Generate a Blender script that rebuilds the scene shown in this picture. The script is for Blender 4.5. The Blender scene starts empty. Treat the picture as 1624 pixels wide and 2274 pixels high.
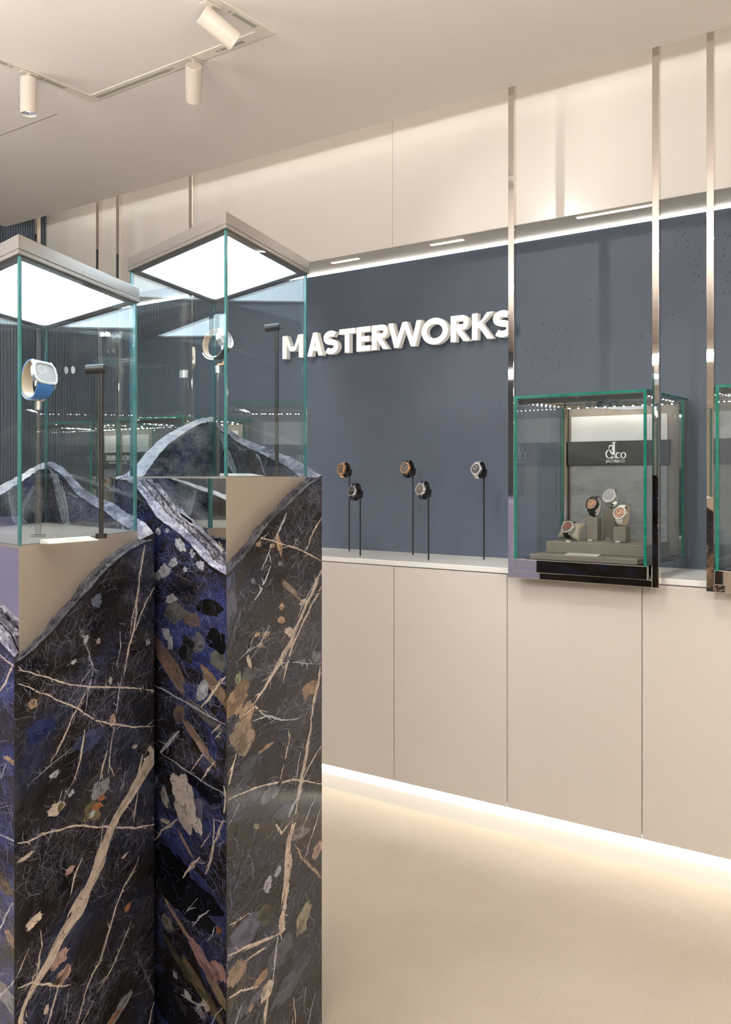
import bpy, bmesh, math, random
from mathutils import Vector, Matrix, noise as mnoise

# ------------------------------------------------------------------ camera, world, light, exposure
sc = bpy.context.scene
F_PX, CX, HOR, CAM_H = 2016.0, 812.0, 1058.0, 1.35
YAW = math.radians(35.73)
CA, SA = math.cos(YAW), math.sin(YAW)
cam = bpy.data.cameras.new('camera')
cam.sensor_fit = 'HORIZONTAL'; cam.sensor_width = 36.0
cam.lens = 36.0 * F_PX / 1624.0
cam.shift_y = -(1137.0 - HOR) / 1624.0
cam.clip_start = 0.05
cam_o = bpy.data.objects.new('camera', cam)
sc.collection.objects.link(cam_o)
cam_o.location = (0, 0, CAM_H); cam_o.rotation_euler = (math.pi / 2, 0, YAW)
sc.camera = cam_o

w = bpy.data.worlds.new('world'); sc.world = w; w.use_nodes = True
w.node_tree.nodes['Background'].inputs[0].default_value = (0.8, 0.85, 1, 1)
w.node_tree.nodes['Background'].inputs[1].default_value = 0.05
sc.view_settings.view_transform = 'Standard'
sc.view_settings.look = 'None'
sc.view_settings.exposure = -0.03
sc.view_settings.gamma = 1.0
sc.view_settings.use_curve_mapping = False
cy = sc.cycles
cy.max_bounces = 7; cy.diffuse_bounces = 3; cy.glossy_bounces = 4
cy.transmission_bounces = 8; cy.transparent_max_bounces = 28
cy.use_adaptive_sampling = True; cy.adaptive_threshold = 0.03
cy.caustics_reflective = False; cy.caustics_refractive = False

WARM = (1.0, 0.975, 0.94)
COOL = (0.72, 0.88, 1.0)
FILL = 14.0      # strength of the added fill lamps behind the camera
SPOT_W = 50.0       # track spots
CAP_PANEL = 7.5     # light panels in the pedestal caps
COVE = 3.4          # ceiling cove above the cream wall
TOE = 42.0           # strip under the cabinets

# ------------------------------------------------------------------ geometry helpers
C = sc.collection
rnd = random.Random(7)


def ray(px, py):
    u = (px - CX) / F_PX; v = (HOR - py) / F_PX
    return Vector((-SA + CA * u, CA + SA * u, v))


def on_y(px, py, Y):
    d = ray(px, py); t = Y / d.y
    return Vector((d.x * t, Y, CAM_H + d.z * t))


def on_z(px, py, z):
    d = ray(px, py); t = (z - CAM_H) / d.z
    return Vector((d.x * t, d.y * t, z))


def at_depth(px, py, dep):
    d = ray(px, py)
    return Vector((d.x * dep, d.y * dep, CAM_H + d.z * dep))


def cw(lat, dep):                       # camera lateral / depth in metres -> plan position
    return Vector((lat * CA - dep * SA, lat * SA + dep * CA))


class MB:
    def __init__(s):
        s.v = []; s.f = []; s.m = []; s.uv = {}

    def add(s, vs, fs, mi=0):
        b = len(s.v)
        s.v += [Vector(p) for p in vs]
        for f in fs:
            s.f.append([i + b for i in f]); s.m.append(mi)

    def box(s, x0, x1, y0, y1, z0, z1, mi=0, M=None):
        vs = [Vector((x, y, z)) for z in (z0, z1) for y in (y0, y1) for x in (x0, x1)]
        if M: vs = [M @ p for p in vs]
        s.add(vs, [(0, 2, 3, 1), (4, 5, 7, 6), (0, 1, 5, 4), (2, 6, 7, 3), (0, 4, 6, 2), (1, 3, 7, 5)], mi)

    def bbox(s, x0, x1, y0, y1, z0, z1, b=0.002, mi=0, M=None):     # bevelled box
        bm = bmesh.new()
        vs = [bm.verts.new((x, y, z)) for z in (z0, z1) for y in (y0, y1) for x in (x0, x1)]
        for f in [(0, 2, 3, 1), (4, 5, 7, 6), (0, 1, 5, 4), (2, 6, 7, 3), (0, 4, 6, 2), (1, 3, 7, 5)]:
            bm.faces.new([vs[i] for i in f])
        bmesh.ops.bevel(bm, geom=list(bm.edges), offset=b, segments=2, affect='EDGES', profile=0.5)
        bm.verts.index_update()
        P = [v.co.copy() for v in bm.verts]
        if M: P = [M @ p for p in P]
        s.add(P, [[v.index for v in f.verts] for f in bm.faces], mi)
        bm.free()

    def prism(s, poly, z0, z1, mi=0, M=None):        # convex or simple plan polygon, counter-clockwise
        n = len(poly)
        vs = [Vector((p[0], p[1], z0)) for p in poly] + [Vector((p[0], p[1], z1)) for p in poly]
        if M: vs = [M @ p for p in vs]
        s.add(vs, [list(range(n - 1, -1, -1)), list(range(n, 2 * n))] +
              [(i, (i + 1) % n, n + (i + 1) % n, n + i) for i in range(n)], mi)

    def ring(s, po, pi, z0, z1, mi=0, M=None):       # closed band between two outlines
        n = len(po)
        vs = [Vector((p[0], p[1], z)) for z in (z0, z1) for q in (po, pi) for p in q]
        if M: vs = [M @ p for p in vs]
        fs = []
        for i in range(n):
            j = (i + 1) % n
            fs += [(i, j, 2 * n + j, 2 * n + i), (n + j, n + i, 3 * n + i, 3 * n + j),
                   (2 * n + i, 2 * n + j, 3 * n + j, 3 * n + i), (j, i, n + i, n + j)]
        s.add(vs, fs, mi)

    def lathe(s, prof, n=24, M=None, mi=0, cap=True):      # prof: (r, z) list, axis z
        vs = []
        for r, z in prof:
            for i in range(n):
                a = 2 * math.pi * i / n
                vs.append(Vector((r * math.cos(a), r * math.sin(a), z)))
        if M: vs = [M @ p for p in vs]
        fs = []
        for k in range(len(prof) - 1):
            for i in range(n):
                j = (i + 1) % n
                fs.append((k * n + i, k * n + j, (k + 1) * n + j, (k + 1) * n + i))
        if cap:
            fs.append(list(range(n - 1, -1, -1)))
            fs.append([(len(prof) - 1) * n + i for i in range(n)])
        s.add(vs, fs, mi)

    def cyl(s, p0, p1, r, n=16, r1=None, mi=0):
        p0 = Vector(p0); p1 = Vector(p1); d = p1 - p0
        M = Matrix.Translation(p0) @ d.to_track_quat('Z', 'Y').to_matrix().to_4x4()
        s.lathe([(r, 0), (r1 if r1 is not None else r, d.length)], n, M, mi)

    def tube(s, pts, r, n=8, mi=0):
        for a, b in zip(pts[:-1], pts[1:]):
            s.cyl(a, b, r, n, mi=mi)

    def build(s, name, mats, parent=None, smooth=False, bevel=0):
        me = bpy.data.meshes.new(name)
        off = parent.matrix_world_ref if hasattr(parent, 'matrix_world_ref') else None
        inv = WORLD.get(parent.name).inverted() if parent is not None and parent.name in WORLD else None
        vs = [inv @ p for p in s.v] if inv is not None else s.v
        me.from_pydata([tuple(p) for p in vs], [], s.f)
        if not isinstance(mats, (list, tuple)): mats = [mats]
        for m in mats: me.materials.append(m)
        for p, mi in zip(me.polygons, s.m):
            p.material_index = mi; p.use_smooth = smooth
        if s.uv:
            ul = me.uv_layers.new(name='UVMap')
            for p in me.polygons:
                for li in p.loop_indices:
                    ul.data[li].uv = s.uv.get(me.loops[li].vertex_index, (0, 0))
        me.update()
        o = bpy.data.objects.new(name, me)
        C.objects.link(o)
        if parent is not None:
            o.parent = parent
            WORLD[o.name] = WORLD.get(parent.name, Matrix.Identity(4))
        else:
            WORLD[o.name] = Matrix.Identity(4)
        if smooth:
            md = o.modifiers.new('edges', 'EDGE_SPLIT'); md.split_angle = math.radians(38)
        if bevel:
            md = o.modifiers.new('bevel', 'BEVEL'); md.width = bevel; md.segments = 2; md.limit_method = 'ANGLE'
        return o


WORLD = {}


def empty(name, M):
    if not isinstance(M, Matrix): M = Matrix.Translation(Vector(M))
    o = bpy.data.objects.new(name, None); C.objects.link(o)
    o.empty_display_size = 0.05
    o.matrix_world = M
    WORLD[o.name] = M.copy()
    return o


def tag(o, label, cat, group=None):
    o['label'] = label; o['category'] = cat
    if group: o['group'] = group
    return o


def struct(o, label=None):
    o['kind'] = 'structure'
    if label: o['label'] = label
    return o


def rot_to(n, up, pos):
    z = Vector(n).normalized(); y = Vector(up); y = (y - z * y.dot(z)).normalized(); x = y.cross(z)
    M = Matrix((x, y, z)).transposed().to_4x4(); M.translation = Vector(pos)
    return M


def offset_poly(poly, d):       # counter-clockwise polygon, positive d outward
    n = len(poly); L = []
    for i in range(n):
        a = Vector(poly[i]); b = Vector(poly[(i + 1) % n]); e = (b - a).normalized()
        nrm = Vector((e.y, -e.x)); L.append((a + nrm * d, e))
    out = []
    for i in range(n):
        p, e = L[i - 1]; q, g = L[i]
        den = e.x * g.y - e.y * g.x
        t = ((q.x - p.x) * g.y - (q.y - p.y) * g.x) / den
        out.append(p + e * t)
    return out


def interp(tab, x):
    if x <= tab[0][0]: return tab[0][1]
    for (a, ya), (b, yb) in zip(tab[:-1], tab[1:]):
        if x <= b: return ya + (yb - ya) * (x - a) / max(b - a, 1e-9)
    return tab[-1][1]


# ------------------------------------------------------------------ materials
def new_mat(name):
    m = bpy.data.materials.new(name); m.use_nodes = True
    return m, m.node_tree.nodes, m.node_tree.links, m.node_tree.nodes['Principled BSDF']


def rgba(c): return (c[0], c[1], c[2], 1)


def mat(name, col, rough=0.5, metal=0.0, spec=0.5, var=0.0, vscale=8, bump=0.0, bscale=60, emit=None, es=0, coat=0):
    m, N, L, B = new_mat(name)
    B.inputs['Base Color'].default_value = rgba(col)
    B.inputs['Roughness'].default_value = rough
    B.inputs['Metallic'].default_value = metal
    B.inputs['Specular IOR Level'].default_value = spec
    B.inputs['Coat Weight'].default_value = coat
    tc = N.new('ShaderNodeTexCoord')
    nz = N.new('ShaderNodeTexNoise'); nz.inputs['Scale'].default_value = vscale; nz.inputs['Detail'].default_value = 5
    L.new(tc.outputs['Object'], nz.inputs['Vector'])
    if var:
        mx = N.new('ShaderNodeMixRGB')
        mx.inputs[1].default_value = rgba([c * (1 - var) for c in col]); mx.inputs[2].default_value = rgba([min(1, c * (1 + var)) for c in col])
        L.new(nz.outputs['Fac'], mx.inputs[0]); L.new(mx.outputs[0], B.inputs['Base Color'])
    if bump:
        n2 = N.new('ShaderNodeTexNoise'); n2.inputs['Scale'].default_value = bscale; n2.inputs['Detail'].default_value = 4
        L.new(tc.outputs['Object'], n2.inputs['Vector'])
        b = N.new('ShaderNodeBump'); b.inputs['Strength'].default_value = bump; b.inputs['Distance'].default_value = 0.01
        L.new(n2.outputs['Fac'], b.inputs['Height']); L.new(b.outputs['Normal'], B.inputs['Normal'])
    if emit:
        B.inputs['Emission Color'].default_value = rgba(emit); B.inputs['Emission Strength'].default_value = es
    return m


def glass_mat(name, tint=(0.93, 0.97, 0.96), boost=1.0):
    m, N, L, B = new_mat(name); N.remove(B)
    out = N['Material Output']
    lw = N.new('ShaderNodeLayerWeight'); lw.inputs['Blend'].default_value = 0.5
    p = N.new('ShaderNodeMath'); p.operation = 'POWER'; p.inputs[1].default_value = 5
    L.new(lw.outputs['Facing'], p.inputs[0])
    q = N.new('ShaderNodeMath'); q.operation = 'MULTIPLY_ADD'; q.inputs[1].default_value = 0.96; q.inputs[2].default_value = 0.04 * boost
    L.new(p.outputs[0], q.inputs[0])
    tr = N.new('ShaderNodeBsdfTransparent'); tr.inputs[0].default_value = rgba(tint)
    gl = N.new('ShaderNodeBsdfGlossy'); gl.inputs['Roughness'].default_value = 0.0; gl.inputs[0].default_value = (1, 1, 1, 1)
    mx = N.new('ShaderNodeMixShader')
    L.new(q.outputs[0], mx.inputs[0]); L.new(tr.outputs[0], mx.inputs[1]); L.new(gl.outputs[0], mx.inputs[2])
    L.new(mx.outputs[0], out.inputs['Surface'])
    return m


M_ = {}
M_['floor'] = None
M_['cream'] = mat('cream_lacquer', (0.665, 0.62, 0.57), 0.42, spec=0.35, var=0.02, vscale=2, bump=0.02, bscale=400)
M_['cream_gloss'] = mat('cream_gloss_panel', (0.74, 0.695, 0.64), 0.22, spec=0.4, var=0.015, vscale=2)
M_['soffit'] = mat('soffit_lacquer', (0.82, 0.77, 0.70), 0.35, spec=0.25)
M_['ceiling'] = mat('ceiling_paint', (0.84, 0.775, 0.71), 0.8, spec=0.2, var=0.015, vscale=3)
M_['white'] = mat('white_worktop', (0.90, 0.89, 0.865), 0.3, var=0.02, vscale=5)
M_['track'] = mat('track_enamel', (0.78, 0.72, 0.62), 0.45)
M_['slot'] = mat('track_slot', (0.40, 0.38, 0.32), 0.5)
M_['gap'] = mat('shadow_gap', (0.12, 0.10, 0.09), 0.7)
M_['spot'] = mat('spot_enamel', (0.66, 0.585, 0.50), 0.4)
M_['steel'] = mat('mirror_steel', (0.80, 0.76, 0.71), 0.025, metal=1.0)
M_['steel_cap'] = mat('polished_cap_steel', (0.26, 0.235, 0.215), 0.24, metal=0.35)
M_['satin'] = mat('satin_bronze_panel', (0.50, 0.435, 0.36), 0.3, metal=0.35)
M_['silver'] = mat('silver_metal', (0.92, 0.91, 0.89), 0.24, metal=0.92)
M_['gold'] = mat('rose_gold', (1.0, 0.62, 0.38), 0.30, metal=0.9)
M_['dark_metal'] = mat('dark_metal', (0.05, 0.05, 0.055), 0.35, metal=0.7)
M_['black'] = mat('black_satin', (0.012, 0.012, 0.012), 0.38)
M_['black_leather'] = mat('black_leather', (0.02, 0.019, 0.019), 0.45, bump=0.2, bscale=500)
M_['navy_leather'] = mat('navy_leather', (0.02, 0.03, 0.07), 0.42, bump=0.2, bscale=500)
M_['brown_leather'] = mat('brown_leather', (0.16, 0.055, 0.02), 0.42, bump=0.2, bscale=500)
M_['blue_strap'] = mat('blue_strap', (0.035, 0.19, 0.55), 0.38, var=0.15, vscale=30)
M_['beige'] = mat('beige_lining', (0.72, 0.55, 0.38), 0.55)
M_['white_rubber'] = mat('white_rubber', (0.78, 0.75, 0.68), 0.5)
M_['dial_silver'] = mat('dial_silver', (0.55, 0.55, 0.57), 0.3, metal=0.3)
M_['dial_dark'] = mat('dial_dark', (0.05, 0.045, 0.04), 0.35)
M_['dial_skel'] = mat('dial_skeleton', (0.24, 0.20, 0.16), 0.35, metal=0.6, var=0.8, vscale=260)
M_['dial_rose'] = mat('dial_rose_skeleton', (0.42, 0.22, 0.15), 0.3, metal=0.7, var=0.8, vscale=220)
M_['red'] = mat('red_enamel', (0.6, 0.05, 0.03), 0.4)
M_['taupe'] = mat('taupe_leather', (0.235, 0.20, 0.165), 0.55, bump=0.15, bscale=600, var=0.04, vscale=20)
M_['taupe_top'] = mat('taupe_lacquer', (0.25, 0.225, 0.20), 0.38, var=0.03)
M_['suede'] = mat('suede_pillow', (0.36, 0.31, 0.25), 0.6, bump=0.2, bscale=300)
M_['panel_grey'] = mat('light_grey_panel', (0.62, 0.62, 0.62), 0.5)
M_['band'] = mat('black_band', (0.045, 0.043, 0.04), 0.35)
M_['print_white'] = mat('white_print', (0.9, 0.9, 0.88), 0.5)
M_['card'] = mat('white_card', (0.62, 0.615, 0.56), 0.5)
M_['card_ink'] = mat('grey_ink', (0.35, 0.35, 0.35), 0.6)
M_['teal'] = mat('glass_edge_teal', (0.055, 0.20, 0.20), 0.12, spec=0.6, var=0.25, vscale=40)
M_['teal_dark'] = mat('glass_edge_green', (0.012, 0.16, 0.115), 0.1, spec=0.6, var=0.45, vscale=60)
M_['glass'] = glass_mat('clear_glass', (0.955, 0.975, 0.975))
M_['crystal'] = glass_mat('watch_crystal', (0.98, 0.98, 0.99))
M_['acrylic'] = glass_mat('acrylic_rod', (0.84, 0.87, 0.90), 3.0)
M_['letter'] = mat('lit_letter_white', (0.9, 0.88, 0.84), 0.5, emit=(1.0, 0.95, 0.87), es=0.75)
M_['letter_side'] = mat('letter_return', (0.85, 0.82, 0.76), 0.5, emit=(1.0, 0.93, 0.83), es=0.18)
M_['lavender'] = mat('lavender_lacquer', (0.26, 0.265, 0.46), 0.4)
M_['led'] = mat('led_strip', (1, 1, 1), 0.5, emit=(1.0, 0.92, 0.78), es=5.0)
M_['groove_led'] = mat('groove_led', (1, 1, 1), 0.5, emit=(1.0, 0.94, 0.84), es=22.0)
M_['led_dot'] = mat('led_point', (1, 1, 1), 0.5, emit=(1.0, 0.93, 0.82), es=420.0)
M_['toe_led'] = mat('toe_led', (1, 1, 1), 0.5, emit=(1.0, 0.94, 0.82), es=TOE)
M_['cove_led'] = mat('cove_led', (1, 1, 1), 0.5, emit=(1.0, 0.95, 0.85), es=COVE)
M_['cap_panel'] = mat('light_panel', (1, 1, 1), 0.5, emit=COOL, es=CAP_PANEL)
M_['pendant'] = mat('pendant_diffuser', (1, 1, 1), 0.5, emit=WARM, es=FILL)
M_['pendant_up'] = mat('pendant_uplight', (1, 1, 1), 0.5, emit=WARM, es=FILL * 8)
M_['lens'] = mat('spot_lens', (0.5, 0.55, 0.62), 0.1, metal=0.6)
M_['lens_lit'] = mat('spot_lens_lit', (1, 1, 1), 0.3, emit=(0.95, 0.97, 1.0), es=6)
for k_ in ('lens_lit', 'letter'): M_[k_].cycles.emission_sampling = 'NONE'
M_['tan_wall'] = mat('tan_wall_paint', (0.60, 0.53, 0.45), 0.7, var=0.02, vscale=3)


def floor_material():
    m, N, L, B = new_mat('polished_screed')
    tc = N.new('ShaderNodeTexCoord')
    a = N.new('ShaderNodeTexNoise'); a.inputs['Scale'].default_value = 1.6; a.inputs['Detail'].default_value = 6
    b = N.new('ShaderNodeTexNoise'); b.inputs['Scale'].default_value = 240; b.inputs['Detail'].default_value = 3
    L.new(tc.outputs['Object'], a.inputs['Vector']); L.new(tc.outputs['Object'], b.inputs['Vector'])
    r1 = N.new('ShaderNodeValToRGB')
    r1.color_ramp.elements[0].color = (0.565, 0.49, 0.395, 1); r1.color_ramp.elements[1].color = (0.66, 0.585, 0.49, 1)
    r1.color_ramp.elements[0].position = 0.35; r1.color_ramp.elements[1].position = 0.68
    L.new(a.outputs['Fac'], r1.inputs[0])
    r2 = N.new('ShaderNodeValToRGB')
    r2.color_ramp.elements[0].color = (0.72, 0.70, 0.68, 1); r2.color_ramp.elements[1].color = (1, 1, 1, 1)
    r2.color_ramp.elements[0].position = 0.28; r2.color_ramp.elements[1].position = 0.46
    L.new(b.outputs['Fac'], r2.inputs[0])
    mx = N.new('ShaderNodeMixRGB'); mx.blend_type = 'MULTIPLY'; mx.inputs[0].default_value = 1
    L.new(r1.outputs[0], mx.inputs[1]); L.new(r2.outputs[0], mx.inputs[2])
    L.new(mx.outputs[0], B.inputs['Base Color'])
    B.inputs['Roughness'].default_value = 0.36; B.inputs['Specular IOR Level'].default_value = 0.4
    return m


def plaster_material():
    m, N, L, B = new_mat('blue_grey_plaster')
    tc = N.new('ShaderNodeTexCoord')
    a = N.new('ShaderNodeTexNoise'); a.inputs['Scale'].default_value = 2.2; a.inputs['Detail'].default_value = 5
    L.new(tc.outputs['Object'], a.inputs['Vector'])
    r = N.new('ShaderNodeValToRGB')
    r.color_ramp.elements[0].color = (0.076, 0.098, 0.138, 1); r.color_ramp.elements[1].color = (0.098, 0.122, 0.165, 1)
    r.color_ramp.elements[0].position = 0.3; r.color_ramp.elements[1].position = 0.7
    L.new(a.outputs['Fac'], r.inputs[0]); L.new(r.outputs[0], B.inputs['Base Color'])
    # small trowel pits, only in some patches
    v = N.new('ShaderNodeTexVoronoi'); v.inputs['Scale'].default_value = 52
    L.new(tc.outputs['Object'], v.inputs['Vector'])
    n2 = N.new('ShaderNodeTexNoise'); n2.inputs['Scale'].default_value = 3.3; n2.inputs['Detail'].default_value = 3
    L.new(tc.outputs['Object'], n2.inputs['Vector'])
    pr = N.new('ShaderNodeValToRGB'); pr.color_ramp.elements[0].color = (0, 0, 0, 1); pr.color_ramp.elements[1].color = (1, 1, 1, 1)
    pr.color_ramp.elements[0].position = 0.10; pr.color_ramp.elements[1].position = 0.2
    L.new(v.outputs['Distance'], pr.inputs[0])
    mr = N.new('ShaderNodeValToRGB'); mr.color_ramp.elements[0].color = (1, 1, 1, 1); mr.color_ramp.elements[1].color = (0, 0, 0, 1)
    mr.color_ramp.elements[0].position = 0.54; mr.color_ramp.elements[1].position = 0.60
    L.new(n2.outputs['Fac'], mr.inputs[0])
    mm = N.new('ShaderNodeMath'); mm.operation = 'MAXIMUM'
    L.new(pr.outputs[0], mm.inputs[0]); L.new(mr.outputs[0], mm.inputs[1])
    n3 = N.new('ShaderNodeTexNoise'); n3.inputs['Scale'].default_value = 220
    L.new(tc.outputs['Object'], n3.inputs['Vector'])
    ad = N.new('ShaderNodeMath'); ad.operation = 'MULTIPLY_ADD'; ad.inputs[1].default_value = 0.06
    L.new(n3.outputs['Fac'], ad.inputs[0]); L.new(mm.outputs[0], ad.inputs[2])
    bp = N.new('ShaderNodeBump'); bp.inputs['Strength'].default_value = 0.55; bp.inputs['Distance'].default_value = 0.006
    L.new(ad.outputs[0], bp.inputs['Height']); L.new(bp.outputs['Normal'], B.inputs['Normal'])
    B.inputs['Roughness'].default_value = 0.5; B.inputs['Specular IOR Level'].default_value = 0.35
    return m


def flute_material():
    return mat('dark_fluted_panel', (0.11, 0.135, 0.175), 0.45, var=0.1, vscale=6)


def backdrop_material():
    m, N, L, B = new_mat('slate_print')
    tc = N.new('ShaderNodeTexCoord')
    mp = N.new('ShaderNodeMapping'); mp.inputs['Rotation'].default_value = (0, 0.7, 0); mp.inputs['Scale'].default_value = (1, 1, 3)
    a = N.new('ShaderNodeTexNoise'); a.inputs['Scale'].default_value = 14; a.inputs['Detail'].default_value = 7; a.inputs['Distortion'].default_value = 1.2
    L.new(tc.outputs['Object'], mp.inputs['Vector']); L.new(mp.outputs[0], a.inputs['Vector'])
    r = N.new('ShaderNodeValToRGB'); r.color_ramp.elements[0].color = (0.23, 0.23, 0.23, 1); r.color_ramp.elements[1].color = (0.32, 0.32, 0.315, 1)
    r.color_ramp.elements[0].position = 0.3; r.color_ramp.elements[1].position = 0.75
    L.new(a.outputs['Fac'], r.inputs[0]); L.new(r.outputs[0], B.inputs['Base Color'])
    B.inputs['Roughness'].default_value = 0.5
    return m


def edge_material(name, q, sh=0.0):
    m, N, L, B = new_mat(name)
    tc = N.new('ShaderNodeTexCoord')
    a = N.new('ShaderNodeTexNoise'); a.inputs['Scale'].default_value = 24; a.inputs['Detail'].default_value = 8; a.inputs['Roughness'].default_value = 0.7
    b = N.new('ShaderNodeTexNoise'); b.inputs['Scale'].default_value = 110; b.inputs['Detail'].default_value = 5
    L.new(tc.outputs['Object'], a.inputs['Vector']); L.new(tc.outputs['Object'], b.inputs['Vector'])
    r = N.new('ShaderNodeValToRGB'); E = r.color_ramp.elements
    E[0].color = (0.05 * q, 0.045 * q, 0.05 * q, 1); E[0].position = 0.3 - sh
    E[1].color = (0.66 * q, 0.64 * q, 0.64 * q, 1); E[1].position = 0.74 - sh
    e = E.new(0.46 - sh); e.color = (0.15 * q, 0.15 * q, 0.22 * q, 1)
    e = E.new(0.58 - sh); e.color = (0.38 * q, 0.38 * q, 0.47 * q, 1)
    L.new(a.outputs['Fac'], r.inputs[0]); L.new(r.outputs[0], B.inputs['Base Color'])
    bp = N.new('ShaderNodeBump'); bp.inputs['Strength'].default_value = 0.9; bp.inputs['Distance'].default_value = 0.006
    L.new(b.outputs['Fac'], bp.inputs['Height']); L.new(bp.outputs['Normal'], B.inputs['Normal'])
    B.inputs['Roughness'].default_value = 0.6
    return m


# --- stone: a simple dark ground; veins, inclusions and fibres are inlaid as thin real shapes
def _math(N, L, op, a, b=None, c=None, clamp=False):
    n = N.new('ShaderNodeMath'); n.operation = op; n.use_clamp = clamp
    for i, x in enumerate((a, b, c)):
        if x is None: continue
        if isinstance(x, (int, float)): n.inputs[i].default_value = x
        else: L.new(x, n.inputs[i])
    return n.outputs[0]


class Face:
    """a stone face: plan line from p0 along e; texture space is (s*k, z)"""
    def __init__(s, p0, p1, kpx0, kpx1):
        s.p0 = Vector(p0); s.e = (Vector(p1) - s.p0).normalized(); s.len = (Vector(p1) - s.p0).length
        s.k = 1.0
        a = s.hit(kpx0, 1500); b = s.hit(kpx1, 1500); c = s.hit(kpx0, 1600)
        s.mid = ((kpx0 + kpx1) / 2, 1600)
        s.k = abs((kpx1 - kpx0) / (b[0] - a[0])) / abs(100 / (c[1] - a[1]))

    def hit(s, px, py):
        d = ray(px, py)
        # p0 + e*S = d*t
        den = s.e.x * d.y - s.e.y * d.x
        S = (-s.p0.x * d.y + s.p0.y * d.x) / den
        q = s.p0 + s.e * S
        t = q.y / d.y if abs(d.y) > abs(d.x) else q.x / d.x
        return (S, CAM_H + d.z * t, t)

    def tex(s, px, py):
        h = s.hit(px, py)
        return (h[0] * s.k, h[1], 0.0)

    def mpp(s, px, py):          # metres per pixel (vertical)
        return s.hit(px, py)[2] / F_PX


def stone(name, face, blue=0.4, seed=0.0, webs=1.0, pale=None):
    m, N, L, B = new_mat(name)
    uv = N.new('ShaderNodeTexCoord')
    mp = N.new('ShaderNodeMapping'); mp.inputs['Scale'].default_value = (face.k, 1, 1)
    mp.inputs['Location'].default_value = (seed * 3.1, seed * 1.7, seed * 0.7)
    L.new(uv.outputs['UV'], mp.inputs['Vector'])

    def noise(scale, detail, rough, typ='FBM', dist=0.0):
        n = N.new('ShaderNodeTexNoise'); n.noise_dimensions = '2D'; n.noise_type = typ
        n.inputs['Scale'].default_value = scale; n.inputs['Detail'].default_value = detail; n.inputs['Roughness'].default_value = rough
        n.inputs['Distortion'].default_value = dist
        L.new(mp.outputs[0], n.inputs['Vector']); return n.outputs['Fac']

    def ramp(fac, stops):
        r = N.new('ShaderNodeValToRGB'); E = r.color_ramp.elements
        cc = lambda c: rgba(c) if not isinstance(c, (int, float)) else (c, c, c, 1)
        E[0].position, E[0].color = stops[0][0], cc(stops[0][1]); E[1].position, E[1].color = stops[-1][0], cc(stops[-1][1])
        for p_, c_ in stops[1:-1]:
            e = E.new(p_); e.color = cc(c_)
        L.new(fac, r.inputs[0]); return r.outputs[0]
    br = (0.021, 0.0165, 0.0145)
    base = ramp(noise(7, 5, 0.65, dist=0.6), [(0.34, (0.009, 0.008, 0.0085)), (0.48, br), (0.60, (0.016 + 0.010 * blue, 0.017 + 0.020 * blue, 0.024 + 0.13 * blue)), (0.76, (0.035 + 0.02 * blue, 0.04 + 0.05 * blue, 0.07 + 0.26 * blue))])
    web = _math(N, L, 'MULTIPLY', ramp(noise(26, 4, 0.75, 'RIDGED_MULTIFRACTAL', 0.8), [(0.5, 0.0), (1.0, 0.55)]), ramp(noise(13, 2, 0.6), [(0.40, 0.05), (0.66, webs)]), clamp=True)
    mx = N.new('ShaderNodeMixRGB'); L.new(web, mx.inputs[0]); L.new(base, mx.inputs[1]); mx.inputs[2].default_value = (0.10 + 0.01 * blue, 0.108 + 0.03 * blue, 0.15 + 0.16 * blue, 1)
    col = mx.outputs[0]
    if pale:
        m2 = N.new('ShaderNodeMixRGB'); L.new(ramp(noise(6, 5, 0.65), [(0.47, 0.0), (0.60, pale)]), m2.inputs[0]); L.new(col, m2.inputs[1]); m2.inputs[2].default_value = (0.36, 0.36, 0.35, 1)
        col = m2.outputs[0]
    L.new(col, B.inputs['Base Color'])
    B.inputs['Roughness'].default_value = 0.10; B.inputs['Specular IOR Level'].default_value = 0.12
    return m


INLAY = {}


def inlay_mat(c):
    k = tuple(round(x, 2) if x > 0.06 else round(x, 3) for x in c)
    if k not in INLAY:
        INLAY[k] = mat('inlay_%d' % len(INLAY), k, 0.12, spec=0.12, var=0.38, vscale=55)
    return INLAY[k]


def fbm(x, y, z):
    return mnoise.noise(Vector((x, y, z))) + 0.5 * mnoise.noise(Vector((x * 2.1, y * 2.1, z + 7))) + 0.25 * mnoise.noise(Vector((x * 4.3, y * 4.3, z + 13)))


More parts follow.
